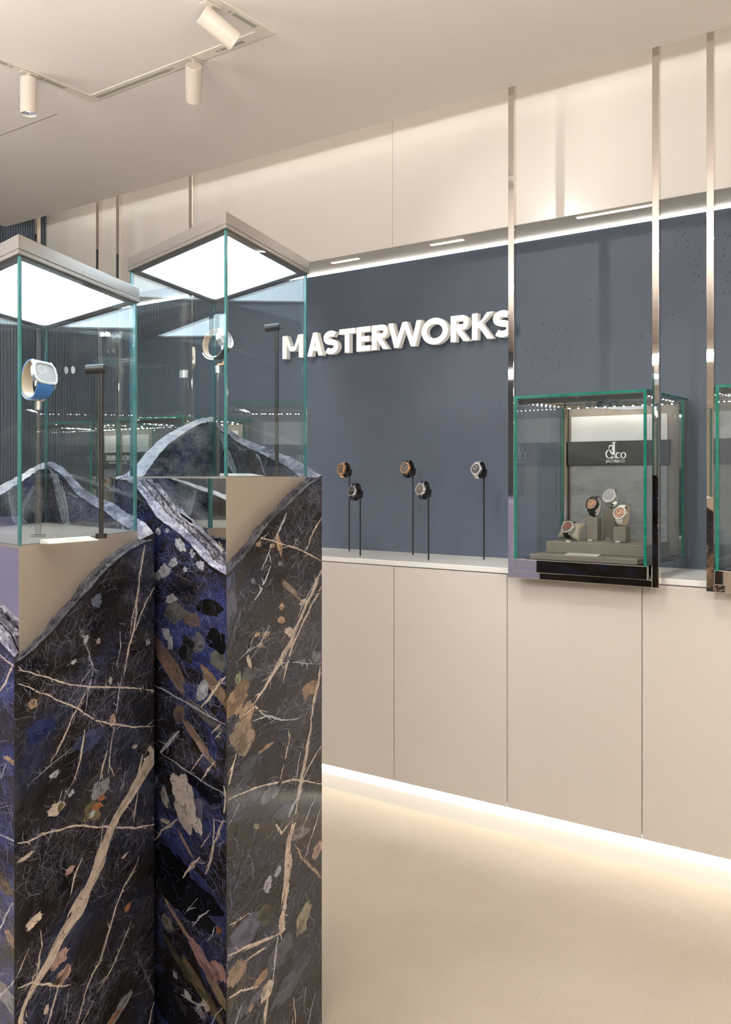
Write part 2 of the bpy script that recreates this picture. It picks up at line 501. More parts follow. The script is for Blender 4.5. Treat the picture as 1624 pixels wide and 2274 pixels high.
def inlays(slab, face, nrm, top, veins, blobs, blue, seed, fibres=1500, zlow=0.0):
    """vein ribbons, inclusions and fibres in the plane of a slab face, a hair proud of it"""
    rr = random.Random(seed * 17 + 3)
    items = []          # (colour, list of polygons in texture space)
    mp0 = face.mpp(*face.mid)

    def ribbon(pts, ws, rag, colr, breaks=0.0, amp=1.0):
        # densify
        P = []; W = []
        for (p, q), (w0, w1) in zip(zip(pts[:-1], pts[1:]), zip(ws[:-1], ws[1:])):
            d = math.hypot(q[0] - p[0], q[1] - p[1]); n = max(2, int(d / (1.6 * mp0)))
            for i in range(n):
                t = i / n; P.append((p[0] + (q[0] - p[0]) * t, p[1] + (q[1] - p[1]) * t)); W.append(w0 + (w1 - w0) * t)
        P.append(pts[-1]); W.append(ws[-1])
        sd = rr.random() * 100; Lf = []; Rt = []; ok = []
        f1, f2 = 0.03 / mp0, 0.085 / mp0
        for i in range(len(P)):
            a = P[max(0, i - 2)]; c = P[min(len(P) - 1, i + 2)]
            dx, dz = c[0] - a[0], c[1] - a[1]; l = math.hypot(dx, dz) or 1
            nx, nz = -dz / l, dx / l
            x, z = P[i]; w_ = W[i]
            sh = (mnoise.noise(Vector((x * f1, z * f1, sd))) * (2.2 * mp0 + 0.5 * w_) + mnoise.noise(Vector((x * f2, z * f2, sd))) * (0.7 * mp0)) * amp
            a1 = max(0.12, 1 + rag * (mnoise.noise(Vector((x * f2, z * f2, sd + 20))) * 1.1 + mnoise.noise(Vector((x * f2 * 2.6, z * f2 * 2.6, sd + 30))) * 0.7))
            a2 = max(0.12, 1 + rag * (mnoise.noise(Vector((x * f2, z * f2, sd + 40))) * 1.1 + mnoise.noise(Vector((x * f2 * 2.6, z * f2 * 2.6, sd + 50))) * 0.7))
            Lf.append((x + nx * (sh + w_ * a1), z + nz * (sh + w_ * a1))); Rt.append((x + nx * (sh - w_ * a2), z + nz * (sh - w_ * a2)))
            ok.append(mnoise.noise(Vector((x * f1 * 2.5, z * f1 * 2.5, sd + 60))) > -1 + breaks)
        items.append((colr, [[Rt[i], Rt[i + 1], Lf[i + 1], Lf[i]] for i in range(len(P) - 1) if ok[i]]))
        return P, W

    fib = (0.085 + 0.01 * blue, 0.09 + 0.04 * blue, 0.12 + 0.22 * blue)
    fib2 = (0.24, 0.245, 0.30 + 0.08 * blue)

    def fibre(x, z, a, ln, hw, colr):
        pts = [(x, z)]; n = 5
        for i in range(n):
            a += rr.uniform(-0.45, 0.45); x += math.cos(a) * ln / n; z += math.sin(a) * ln / n; pts.append((x, z))
        Lf = []; Rt = []
        for i, p in enumerate(pts):
            q = pts[min(i + 1, n)]; o = pts[max(0, i - 1)]
            dx, dz = q[0] - o[0], q[1] - o[1]; l = math.hypot(dx, dz) or 1; w_ = hw * (1 - 0.8 * abs(2 * i / n - 1))
            Lf.append((p[0] - dz / l * w_, p[1] + dx / l * w_)); Rt.append((p[0] + dz / l * w_, p[1] - dx / l * w_))
        return [[Rt[i], Rt[i + 1], Lf[i + 1], Lf[i]] for i in range(n)]
    # fibres first, lowest layer
    X = face.len * face.k; Z = max(top(f) for f in (0, .25, .5, .75, 1))
    pol = {fib: [], fib2: []}
    made = 0; tries = 0
    while made < fibres and tries < fibres * 6:
        tries += 1
        x = rr.uniform(0, X); z = rr.uniform(zlow, Z)
        dn = fbm(x * 9, z * 9, seed * 2.0)
        if dn < rr.uniform(-0.35, 0.5): continue
        a = rr.uniform(0, math.pi) if rr.random() < 0.6 else rr.gauss(1.15, 0.35)
        big = rr.random() < 0.10
        pol[fib2 if big else fib] += fibre(x, z, a, rr.uniform(8, 40) * mp0 * (1.5 if big else 1), rr.uniform(0.22, 0.5) * mp0, None)
        made += 1
    # inclusions
    for (cx, cy_, rx, ry, rot, colr, amt) in blobs:
        t0 = face.tex(cx, cy_); mpp = face.mpp(cx, cy_); ro = math.radians(-rot)
        c = tuple(0.014 + (v - 0.014) * (0.35 + 0.65 * amt) for v in colr)
        n = 48; R0 = math.sqrt(rx * ry)
        subs = [(0, 0, 1.0, 1.0)] + [(rr.uniform(-.6, .6), rr.uniform(-.6, .6), rr.uniform(.25, .55), rr.choice((0.62, 0.8, 1.15, 1.25))) for _ in range(2 + int(R0 / 5))]
        for (ox, oz, rs, kc) in subs:
            sd = rr.random() * 90; rg = []
            for i in range(n):
                a = 2 * math.pi * i / n; ca, sa = math.cos(a), math.sin(a)
                k = rs * (1 + 0.42 * mnoise.noise(Vector((ca * 1.2, sa * 1.2, sd))) + 0.26 * mnoise.noise(Vector((ca * 3.1, sa * 3.1, sd))) + 0.13 * mnoise.noise(Vector((ca * 8, sa * 8, sd))))
                x, z = rx * (k * ca + ox), ry * (k * sa + oz)
                rg.append((t0[0] + (x * math.cos(ro) - z * math.sin(ro)) * mpp, t0[1] + (x * math.sin(ro) + z * math.cos(ro)) * mpp))
            x, z = rx * ox, ry * oz
            ce = (t0[0] + (x * math.cos(ro) - z * math.sin(ro)) * mpp, t0[1] + (x * math.sin(ro) + z * math.cos(ro)) * mpp)
            items.append((tuple(min(0.8, v * kc) for v in c), [[ce, rg[i], rg[(i + 1) % n]] for i in range(n)]))
            if rs == 1.0: ring_ = rg
        if max(c) > 0.15:
            for i in range(int(1 + R0 * 0.25)):
                q = ring_[rr.randrange(n)]; a = math.atan2(q[1] - t0[1], q[0] - t0[0]) + rr.uniform(-.7, .7)
                items.append((c if rr.random() < .4 else fib2, fibre(q[0], q[1], a, rr.uniform(4, 11) * mpp, 0.45 * mpp, None)))
    # veins
    for pts, hw, colr in veins:
        tp = [face.tex(p[0], p[1])[:2] for p in pts]; n = len(pts); ws = []
        for i, p in enumerate(pts):
            h = p[2] if len(p) > 2 else hw * (0.45 if i in (0, n - 1) else 1.0)
            ws.append(h * 0.86 * face.mpp(p[0], p[1]))
        thick = max(ws) / mp0
        if thick > 2.6:
            P, W = ribbon(tp, [w_ * 0.62 for w_ in ws], 0.45, colr)
            PP = [(P[i], W[i] / 0.62) for i in range(0, len(P), 2)]
            for q_ in range(int(4 + thick * 1.1 * len(PP) / 60)):
                ln_ = rr.randint(8, 34); i0 = rr.randint(0, max(0, len(PP) - ln_ - 2)); seg = PP[i0:i0 + ln_]
                if len(seg) < 4: continue
                of = rr.uniform(-1.05, 1.05); hwf = rr.uniform(0.10, 0.30); pts2 = []; ws2 = []
                for j, ((x, z), w_) in enumerate(seg):
                    a_ = seg[max(0, j - 1)][0]; c_ = seg[min(len(seg) - 1, j + 1)][0]; dx, dz = c_[0] - a_[0], c_[1] - a_[1]; l = math.hypot(dx, dz) or 1
                    pts2.append((x - dz / l * of * w_, z + dx / l * of * w_)); ws2.append(max(0.35 * mp0, w_ * hwf * math.sin(math.pi * (j + 0.4) / (len(seg) + 0.2))))
                k_ = rr.choice((1.0, 1.0, 0.86, 0.72)); ribbon(pts2, ws2, 0.4, tuple(v * k_ for v in colr), amp=0.8)
        else:
            P, W = ribbon(tp, ws, 0.6, colr, breaks=0.45)
        # spurs and side strands along the vein
        for i in range(2, len(P) - 2):
            dx, dz = P[i + 1][0] - P[i - 1][0], P[i + 1][1] - P[i - 1][1]; a = math.atan2(dz, dx)
            if rr.random() < (0.10 if thick > 4 else 0.05):
                sg_ = rr.choice((-1, 1)); l = math.hypot(dx, dz) or 1
                x = P[i][0] - sg_ * dz / l * W[i] * 0.9; z = P[i][1] + sg_ * dx / l * W[i] * 0.9
                items.append((colr, fibre(x, z, a + sg_ * rr.uniform(0.1, 0.5) + rr.choice((0, math.pi)), rr.uniform(6, 26) * mp0, rr.uniform(0.5, 1.3) * mp0, None)))
            if rr.random() < 0.55:
                x = P[i][0] + rr.gauss(0, 7) * mp0; z = P[i][1] + rr.gauss(0, 7) * mp0
                pol[fib2 if rr.random() < .25 else fib] += fibre(x, z, rr.uniform(0, 6.28), rr.uniform(8, 30) * mp0, rr.uniform(0.3, 0.6) * mp0, None)
        if thick > 7:      # brown seam inside the broad vein
            items.append((tuple(v * q for v, q in zip(colr, (0.72, 0.58, 0.5))), []))
            ribbon(tp, [0.8 * mp0] * n, 0.8, tuple(v * q for v, q in zip(colr, (0.66, 0.5, 0.42))), breaks=0.85, amp=2.2)
    over = {(0.014, 0.013, 0.014 + 0.02 * blue): [], fib: []}      # threads crossing veins and inclusions
    for j in range(int(fibres * 0.55)):
        c_ = list(over)[0] if j % 5 < 3 else fib
        over[c_] += fibre(rr.uniform(0, X), rr.uniform(zlow, Z), rr.gauss(1.2, 0.7), rr.uniform(5, 24) * mp0, rr.uniform(0.25, 0.6) * mp0, None)
    items = [(c, p) for c, p in pol.items()] + items + list(over.items())
    b = MB(); mats = []; idx = {}
    N3 = Vector((nrm.x, nrm.y, 0)); hand = None
    for k, (c, polys) in enumerate(items):
        mm = inlay_mat(c)
        if mm.name not in idx: idx[mm.name] = len(mats); mats.append(mm)
        off = 0.00012 + k * 1.2e-6
        for q in polys:
            good = True
            if all(x < 0.004 * X for x, z in q) or all(x > 0.996 * X for x, z in q): continue
            q = [(min(max(x, 0.0015 * X), 0.9985 * X), z) for x, z in q]
            for x, z in q:
                f = x / X
                if z < 0.002 or z > top(f) - 0.004: good = False; break
            if not good: continue
            vs = []
            for x, z in q:
                p = face.p0 + face.e * (x / face.k)
                vs.append(Vector((p.x, p.y, z)) + N3 * off)
            if (vs[1] - vs[0]).cross(vs[2] - vs[0]).dot(N3) < 0: vs = vs[::-1]
            b.add(vs, [tuple(range(len(vs)))], idx[mm.name])
    if b.v:
        o = b.build('veining', mats, slab); o['kind'] = 'stuff'


M_['floor'] = floor_material(); M_['plaster'] = plaster_material(); M_['flute'] = flute_material()
M_['backdrop'] = backdrop_material(); M_['edge'] = edge_material('broken_stone_edge', 1.0); M_['edge_dark'] = edge_material('broken_backing_edge', 0.17); M_['edge_pale'] = edge_material('broken_crystal_edge', 1.3, 0.16)  # dark edge holds backing tone and shade in its colour, pale edge cap light

# ------------------------------------------------------------------ the room
XL, XR, YB, YF = -4.62, 3.4, 3.434, -3.6
ZC, Y_CE, Y_UP, Z_SOF = 2.75, 2.955, 3.215, 2.33
Y_CAB, Z_CAB0, Z_TOP, TH_TOP = 3.06, 0.115, 1.008, 0.021
Y_KICK = 3.10

b = MB(); b.box(XL - 0.2, XR + 0.2, YF - 0.2, YB + 0.2, -0.1, 0)
struct(b.build('floor', M_['floor']))
# ceiling with the flat edge over the cove
b = MB(); b.box(XL - 0.2, XR + 0.2, YF - 0.2, Y_CE, ZC, ZC + 0.1)
ceil = struct(b.build('ceiling', M_['ceiling']))
b = MB(); b.box(XL - 0.2, XR + 0.2, Y_CE, YB + 0.2, 3.02, 3.1)
b.build('cove_lid', M_['ceiling'], ceil)
b = MB(); b.box(XL - 0.2, XR + 0.2, Y_CE - 0.02, Y_CE, ZC + 0.1, 3.02)
b.build('cove_back', M_['ceiling'], ceil)
b = MB(); b.box(XL + 0.05, XR - 0.05, Y_CE - 0.0, Y_CE + 0.02, ZC + 0.115, ZC + 0.15)
struct(b.build('trim_1', M_['cove_led']), 'warm light strip hidden in the ceiling cove')
# blue plaster wall
b = MB(); b.box(XL, XR, YB, YB + 0.1, 0, Z_SOF - 0.008); b.box(XL, XR, YB + 0.012, YB + 0.1, Z_SOF - 0.008, 3.02)
struct(b.build('wall_back', M_['plaster']))
# upper cream wall with panels in front of it
b = MB(); b.box(XL - 0.04, XR, Y_UP + 0.012, YB, Z_SOF + 0.004, 3.02)
up = struct(b.build('wall_upper', M_['cream_gloss']))
seams = [XL - 0.04, -3.36, -2.17, -1.035, 0.12, 1.3, 2.4, XR]
for x0, x1 in zip(seams[:-1], seams[1:]):
    b = MB(); b.box(x0 + 0.0008, x1 - 0.0008, Y_UP, Y_UP + 0.012, Z_SOF, 3.018)
    b.build('panel', M_['cream_gloss'], up)
# soffit under the cream wall, LED line and recessed lights
b = MB(); b.box(XL, XR, Y_UP + 0.002, YB + 0.012, Z_SOF - 0.001, Z_SOF + 0.006)
struct(b.build('trim_2', M_['soffit']), 'glossy cream soffit above the blue wall')
b = MB(); b.box(XL + 0.01, XR, YB + 0.003, YB + 0.011, Z_SOF - 0.0075, Z_SOF - 0.0015)
struct(b.build('trim_3', M_['groove_led']), 'thin light line along the top of the blue wall')
for i, (p0, p1, lab) in enumerate([((735, 582), (800, 572), 'left of the pedestal cap above the sign'), ((957, 543), (1030, 529), 'over the letters of the sign'), ((1280, 482), (1452, 452), 'beside the hanging steel post')]):
    A = on_z(p0[0], p0[1], Z_SOF); Bq = on_z(p1[0], p1[1], Z_SOF)
    y = (A.y + Bq.y) / 2
    e = empty('soffit_light', (A.x, y, Z_SOF - 0.006)); 
    tag(e, 'bright recessed line light in the soffit ' + ['nearest the stone pedestal', 'above the letters of the sign', 'between two steel posts'][i], 'light', 'soffit line lights')
    b = MB(); b.box(A.x, Bq.x, y - 0.011, y + 0.011, Z_SOF - 0.0045, Z_SOF - 0.0012); b.build('housing', M_['track'], e)
    b = MB(); b.box(A.x + 0.004, Bq.x - 0.004, y - 0.008, y + 0.008, Z_SOF - 0.006, Z_SOF - 0.0045); b.build('diffuser', M_['led'], e)
# fluted dark wall on the left
b = MB(); n = 300; ya, yb_ = -1.2, YB
vs = []; fs = []
for i in range(n + 1):
    y = ya + (yb_ - ya) * i / n
    for x_, y_ in ((XL + 0.012, y), (XL + 0.012, y + 0.009), (XL + 0.003, y + 0.010), (XL + 0.003, y + 0.0145)):
        vs += [(x_, y_, 0), (x_, y_, 3.02)]
for i in range(len(vs) // 2 - 1):
    fs.append((2 * i, 2 * i + 1, 2 * i + 3, 2 * i + 2))
b.add(vs, fs); b.box(XL - 0.1, XL + 0.0025, YF, YB + 0.1, 0, 3.02)
struct(b.build('wall_left', M_['flute']))
b = MB(); b.box(XR, XR + 0.1, YF, YB + 0.1, 0, 3.02); struct(b.build('wall_right', M_['tan_wall']))
b = MB(); b.box(XL - 0.1, XR + 0.1, YF - 0.1, YF, 0, 3.02); struct(b.build('wall_front', M_['tan_wall']))

# toe kick, its light, cabinets and worktop
b = MB(); b.box(XL + 0.02, XR, Y_KICK, Y_KICK + 0.02, 0.0, 0.062); b.box(XL + 0.02, XR, Y_KICK + 0.004, Y_KICK + 0.02, 0.062, Z_CAB0 + 0.02)
struct(b.build('baseboard_back', M_['white']))
b = MB(); b.box(XL + 0.03, XR, Y_CAB + 0.0192, Y_CAB + 0.0205, Z_CAB0 + 0.0005, Z_CAB0 + 0.0075)
struct(b.build('trim_4', M_['toe_led']), 'warm light strip under the cabinet row')
cab_edges = [-4.60, -4.10, -3.59, -3.08, -2.569, -2.059, -1.550, -1.041, -0.53, -0.02, 0.49, 1.0, 1.51]
cab_lab = {-2.569: 'cream flat cabinet beside the stone pedestal, under the leftmost watch stands',
           -2.059: 'cream flat cabinet below the three watch stands nearest the display case',
           -1.550: 'cream flat cabinet below the glass case with the four watches',
           -1.041: 'cream flat cabinet below the gap between two glass cases, cut by picture edge'}
for x0, x1 in zip(cab_edges[:-1], cab_edges[1:]):
    e = empty('base_cabinet', ((x0 + x1) / 2, Y_CAB + 0.16, Z_CAB0))
    lab = cab_lab.get(x0)
    if lab: tag(e, lab, 'cabinet', 'cream cabinets along the wall')
    elif x0 < -2.6: tag(e, 'cream flat cabinet hidden behind the blue stone pedestals', 'cabinet', 'cabinets behind the pedestals')
    else: tag(e, 'cream flat cabinet further right along the wall, beyond the picture edge', 'cabinet', 'cabinets right of the picture')
    b = MB(); b.box(x0, x1, Y_CAB + 0.02, YB - 0.002, Z_CAB0 + 0.008, Z_TOP - TH_TOP - 0.004); b.build('body', M_['cream'], e)
    b = MB(); b.bbox(x0 + 0.0015, x1 - 0.0015, Y_CAB, Y_CAB + 0.019, Z_CAB0, Z_TOP - TH_TOP - 0.003, 0.0012); b.build('door', M_['cream'], e)
b = MB(); b.bbox(XL + 0.02, 1.51, Y_CAB - 0.002, YB - 0.001, Z_TOP - TH_TOP, Z_TOP, 0.003)
tag(b.build('worktop', M_['white']), 'long thin white worktop running over the cream cabinets', 'worktop')

# ------------------------------------------------------------------ ceiling track and spots
tr = empty('ceiling_track', (-2.35, 2.136, ZC))
tag(tr, 'white flush U-shaped light track set in the ceiling', 'track')
tw = 0.022
X1, X2, YT = -2.786, -1.924, 2.136
b = MB(); b.box(X1 - tw, X2 + tw, YT - tw, YT + tw, ZC - 0.003, ZC); b.build('rail', M_['track'], tr)
for X in (X1, X2):
    b = MB(); b.box(X - tw, X + tw, 0.4, YT - tw, ZC - 0.003, ZC); b.build('rail', M_['track'], tr)


def slot(x0, x1, y0, y1):
    b = MB(); b.box(x0, x1, y0, y1, ZC - 0.0042, ZC - 0.003); b.build('slot', M_['slot'], tr)


slot(-2.755, -2.37, YT - 0.008, YT + 0.008); slot(-2.12, -2.02, YT - 0.008, YT + 0.008)
slot(X1 - 0.008, X1 + 0.008, 1.94, 2.02); slot(X1 - 0.008, X1 + 0.008, 1.2, 1.79)
slot(X2 - 0.008, X2 + 0.008, 1.99, 2.09); slot(X2 - 0.008, X2 + 0.008, 1.1, 1.80)
for x, y in ((-2.355, YT), (-2.135, YT), (X1, 1.925), (X1, 1.805), (X2, 1.975)):
    b = MB(); b.box(x - 0.006, x + 0.006, y - 0.005, y + 0.005, ZC - 0.0045, ZC - 0.003); b.build('latch', M_['slot'], tr)
# access panel seams
A = on_z(127, 253, ZC)
b = MB(); b.box(A.x - 0.6, A.x, A.y - 0.0012, A.y + 0.0012, ZC - 0.0006, ZC); b.build('panel_seam', M_['gap'], ceil)
b = MB(); b.box(A.x - 0.0006, A.x + 0.0006, A.y - 0.6, A.y, ZC - 0.0005, ZC); b.build('panel_seam', M_['track'], ceil)


def track_spot(x, y, d, lab, lit=False, watts=SPOT_W, size=62, L_=0.125, R_=0.0275):
    d = Vector(d).normalized()
    piv = Vector((x, y, ZC - 0.05))
    e = empty('track_spot', (x, y, ZC - 0.003)); tag(e, lab, 'spotlight', 'track spotlights')
    side = d.cross(Vector((0, 0, 1)))
    if side.length < 0.1: side = Vector((1, 0, 0))
    side.normalize()
    b = MB(); b.box(x - 0.014, x + 0.014, y - 0.03, y + 0.03, ZC - 0.007, ZC - 0.0045); b.build('mount', M_['track'], e)
    back = piv - d * 0.03
    b = MB()
    b.cyl(Vector((x, y, ZC - 0.0045)) , Vector((x, y, piv.z + 0.01)), 0.006, 10)
    b.build('stem', M_['track'], e)
    front = back + d * L_
    Mx = Matrix.Translation(back) @ d.to_track_quat('Z', 'Y').to_matrix().to_4x4()
    b = MB(); b.lathe([(R_ - 0.002, 0), (R_, 0.002), (R_, L_), (R_ - 0.0015, L_), (R_ - 0.0015, L_ - 0.02)], 32, Mx, cap=False)
    b.lathe([(0.0001, 0), (R_ - 0.002, 0)], 32, Mx, cap=False)
    body = b.build('housing', M_['spot'], e, smooth=True)
    b = MB(); b.lathe([(R_ - 0.002, L_ - 0.006), (0.016, L_ - 0.018), (0.0002, L_ - 0.02)], 32, Mx, cap=False)
    b.build('reflector', M_['lens'], e, smooth=True)
    b = MB(); b.lathe([(0.0002, L_ - 0.012), (0.012, L_ - 0.0125)], 20, Mx, cap=False); b.build('lamp', M_['lens_lit'], e)
    ld = bpy.data.lights.new('spot_beam', 'SPOT'); ld.energy = watts; ld.color = WARM; ld.spot_size = math.radians(size); ld.spot_blend = 0.7; ld.shadow_soft_size = 0.02
    lo = bpy.data.objects.new('beam', ld); C.objects.link(lo); lo.parent = e
    p = front + d * 0.004
    lo.matrix_local = WORLD[e.name].inverted() @ (Matrix.Translation(p) @ (-d).to_track_quat('Z', 'Y').to_matrix().to_4x4())
    return e


track_spot(X1, 1.872, (0, 0, -1), 'white cylinder ceiling spot pointing straight down, leftmost of the three', lit=True)
track_spot(-2.247, YT, (-0.59, 0.56, -0.62), 'white cylinder ceiling spot turned away towards the far wall, middle of the three', watts=SPOT_W * 1.1)
track_spot(-1.945, 1.915, (0.73, 1.5, -0.95), 'large white cylinder ceiling spot tilted to the right, topmost in the picture', watts=SPOT_W * 0.45, L_=0.12, R_=0.031, size=75)
# more spots of the same kind on the tracks out of the picture
for i, (x, y, d) in enumerate([(-1.78, 1.42, (-0.25, 1.85, -1.62)), (-0.95, 1.6, (-0.2, 1.65, -1.62)), (0.1, 1.6, (-0.1, 1.65, -1.62)), (-3.75, 0.9, (0.25, 2.3, -1.5)), (0.7, 0.3, (-0.6, 0.9, -1.4))]):
    track_spot(x, y, d, 'white cylinder ceiling spot outside the picture, over the shop floor', watts=SPOT_W * 0.62, size=48)['group'] = 'spots outside the picture'
# unseen fill lamps, added behind the camera to brighten ceiling and room
for i, (x, y) in enumerate([(-1.25, 0.35), (0.75, 0.6), (0.4, -1.3), (-3.35, 0.15), (2.5, -0.2)]):
    e = empty('pendant_lamp', (x, y, ZC - 0.70)); tag(e, 'long white hanging line lamp over the shop floor, behind the viewer', 'lamp', 'hanging line lamps')
    b = MB(); b.box(x - 0.7, x + 0.7, y - 0.05, y + 0.05, ZC - 0.70, ZC - 0.68); b.build('diffuser', M_['pendant'], e)
    b = MB(); b.box(x - 0.7, x + 0.7, y - 0.05, y + 0.05, ZC - 0.6795, ZC - 0.66); b.build('uplight', M_['pendant_up'], e)
    for sx in (-0.5, 0.5):
        b = MB(); b.cyl((x + sx, y, ZC - 0.66), (x + sx, y, ZC), 0.003, 8); b.build('cable', M_['track'], e)

# lavender counter, seen only mirrored in the steel
b = MB(); b.bbox(-4.35, -3.0, -2.2, 0.75, 0.0, 1.16, 0.004)
tag(b.build('counter', M_['lavender']), 'lavender lacquered counter, seen only mirrored in pedestal and case steel', 'counter')

# ------------------------------------------------------------------ wall sign letters
sg = empty('wall_sign', (-2.3, YB, 1.925)); tag(sg, 'raised glowing white capital letters MASTERWORKS on blue wall', 'sign')
YL, HL, ZL, TS = 3.386, 0.112, 1.927, 0.0265


def stroke_outline(pts, t):       # the same stroke as one outline
    Lf, Rt = [], []
    n = len(pts)
    for i in range(n):
        a = pts[max(0, i - 1)]; c = pts[min(n - 1, i + 1)]
        d = (Vector(c) - Vector(a)).normalized(); nn = Vector((-d.y, d.x))
        Lf.append(Vector(pts[i]) + nn * t / 2); Rt.append(Vector(pts[i]) - nn * t / 2)
    return [Lf + Rt[::-1]]


def poly_stroke(pts, t):
    out = []
    n = len(pts); Lf = []; Rt = []
    for i in range(n):
        a = pts[max(0, i - 1)]; c = pts[min(n - 1, i + 1)]
        d = (Vector(c) - Vector(a)).normalized(); nn = Vector((-d.y, d.x))
        tt = t[i] if isinstance(t, (list, tuple)) else t
        Lf.append(Vector(pts[i]) + nn * tt / 2); Rt.append(Vector(pts[i]) - nn * tt / 2)
    for i in range(n - 1):
        out.append([Rt[i], Rt[i + 1], Lf[i + 1], Lf[i]])
    return out


def arc(cx, cz, rx, rz, a0, a1, n=14):
    return [(cx + rx * math.cos(math.radians(a0 + (a1 - a0) * i / n)), cz + rz * math.sin(math.radians(a0 + (a1 - a0) * i / n))) for i in range(n + 1)]


def glyph(ch, W, H, t):
    R = lambda x0, x1, z0, z1: [(x0, z0), (x1, z0), (x1, z1), (x0, z1)]
    th = t * 0.92
    if ch == 'M':
        m = W / 2
        return [R(0, t, 0, H), R(W - t, W, 0, H), [(t * 0.0, H), (m - t * .62, H * .30), (m + t * .0, H * .30), (t * 1.15, H)], [(W - t * 1.15, H), (m, H * .30), (m + t * .62, H * .30), (W, H)], [(m - t * .62, H * .30), (m + t * .62, H * .30), (m + t * .3, H * .42 + .01), (m - t * .3, H * .42 + .01)]]
    if ch == 'A':
        m = W / 2
        return [[(0, 0), (t, 0), (m + t * .42, H), (m - t * .42, H)], [(W - t, 0), (W, 0), (m + t * .42, H), (m - t * .42, H)], R(W * .26, W * .74, H * .22, H * .22 + th * .8)]
    if ch == 'T':
        return [R(W / 2 - t / 2, W / 2 + t / 2, 0, H), R(0, W, H - th, H)]
    if ch == 'E':
        return [R(0, t, 0, H), R(0, W, 0, th), R(0, W, H - th, H), R(0, W * .93, H / 2 - th / 2, H / 2 + th / 2)]
    if ch == 'K':
        return [R(0, t, 0, H), [(t * .8, H * .42), (t * .8, H * .42 + t * .2), (W - t * 1.15, H), (W, H)], [(t * .75, H * .62), (W - t * 1.1, 0), (W, 0), (t * 1.5, H * .70)], [(t * .6, H * .40), (t * 1.7, H * .46), (t * 1.7, H * .68), (t * .6, H * .62)]]
    if ch == 'W':
        q = W / 4
        return [[(q - t * .45, 0), (q + t * .45, 0), (t, H), (0, H)], [(q - t * .45, 0), (q + t * .45, 0), (2 * q + t * .45, H), (2 * q - t * .45, H)],
                [(3 * q - t * .45, 0), (3 * q + t * .45, 0), (2 * q + t * .45, H), (2 * q - t * .45, H)], [(3 * q - t * .45, 0), (3 * q + t * .45, 0), (W, H), (W - t, H)]]
    if ch == 'O':
        a_ = arc(W / 2, H / 2, W / 2 - t / 2, H / 2 - t / 2 + .002, 0, 360, 48)
        return stroke_outline(a_[:26], t) + stroke_outline(a_[24:] + [a_[1]], t)
    if ch == 'R':
        bh = H * .56; zc = H - bh / 2; r = bh / 2 - th / 2
        xs = W - t * .62 - r
        pts = [(t * .5, H - th / 2), (xs, H - th / 2)] + arc(xs, zc, r, r, 90, -90, 14)[1:] + [(t * .5, H - bh + th / 2)]
        return [R(0, t, 0, H)] + stroke_outline(pts, th) + [[(W - t * 1.12, 0), (W, 0), (t * 1.75, H * .50), (t * .75, H * .50)]]
    if ch == 'S':
        hu, hl = .475 * (H - t) / 2, .525 * (H - t) / 2
        up_ = arc(W / 2, H - t / 2 - hu, W / 2 - t * .62, hu, 38, 270, 20)
        lo_ = arc(W / 2, t / 2 + hl, W / 2 - t * .55, hl, 90, -142, 20)
        return stroke_outline(up_ + lo_[1:], t)


for ch, p0, p1 in [('M', 627.5, 673), ('A', 682.5, 717), ('S', 717.5, 752), ('T', 753.5, 788.5), ('E', 792, 822), ('R', 826, 863), ('W', 862.5, 936.5), ('O', 936.5, 995), ('R', 1001, 1043), ('K', 1048.5, 1096), ('S', 1093.5, 1139)]:
    x0 = on_y(p0, 750, YL).x; x1 = on_y(p1, 750, YL).x
    tmp = []
    for q in glyph(ch, x1 - x0, HL, TS):
        nq = len(q)
        ar = sum(q[i][0] * q[(i + 1) % nq][1] - q[(i + 1) % nq][0] * q[i][1] for i in range(nq))
        if ar < 0: q = q[::-1]
        b = MB()
        vs = [Vector((x0 + p[0], YL, ZL + p[1])) for p in q] + [Vector((x0 + p[0], YL + 0.028, ZL + p[1])) for p in q]
        b.add(vs, [tuple(range(nq)), tuple(range(2 * nq - 1, nq - 1, -1))] + [(i, nq + i, nq + (i + 1) % nq, (i + 1) % nq) for i in range(nq)])
        tmp.append(b.build('letter_piece', M_['letter']))
    for t in tmp[1:]:
        md = tmp[0].modifiers.new('join', 'BOOLEAN'); md.operation = 'UNION'; md.solver = 'EXACT'; md.object = t
    dg = bpy.context.evaluated_depsgraph_get()
    me = bpy.data.meshes.new_from_object(tmp[0].evaluated_get(dg))
    for t in tmp: bpy.data.objects.remove(t)
    me.transform(WORLD[sg.name].inverted()); me.name = 'letter'
    me.materials.clear(); me.materials.append(M_['letter']); me.materials.append(M_['letter_side'])
    for f in me.polygons: f.material_index = 0 if f.normal.y < -0.9 else 1
    o = bpy.data.objects.new('letter', me); C.objects.link(o); o.parent = sg; WORLD[o.name] = WORLD[sg.name]
    b = MB()
    for fx in ((0.1, 0.9) if ch in 'MREKAW' else (0.5,)):
        xx = x0 + (x1 - x0) * fx; zz = ZL + (0.10 if ch in 'MREK' else 0.012 if ch in 'SOTA' else 0.10) 
        b.cyl((xx, YL + 0.028, zz), (xx, YB, zz), 0.003, 8)
    b.build('spacer', M_['silver'], o)


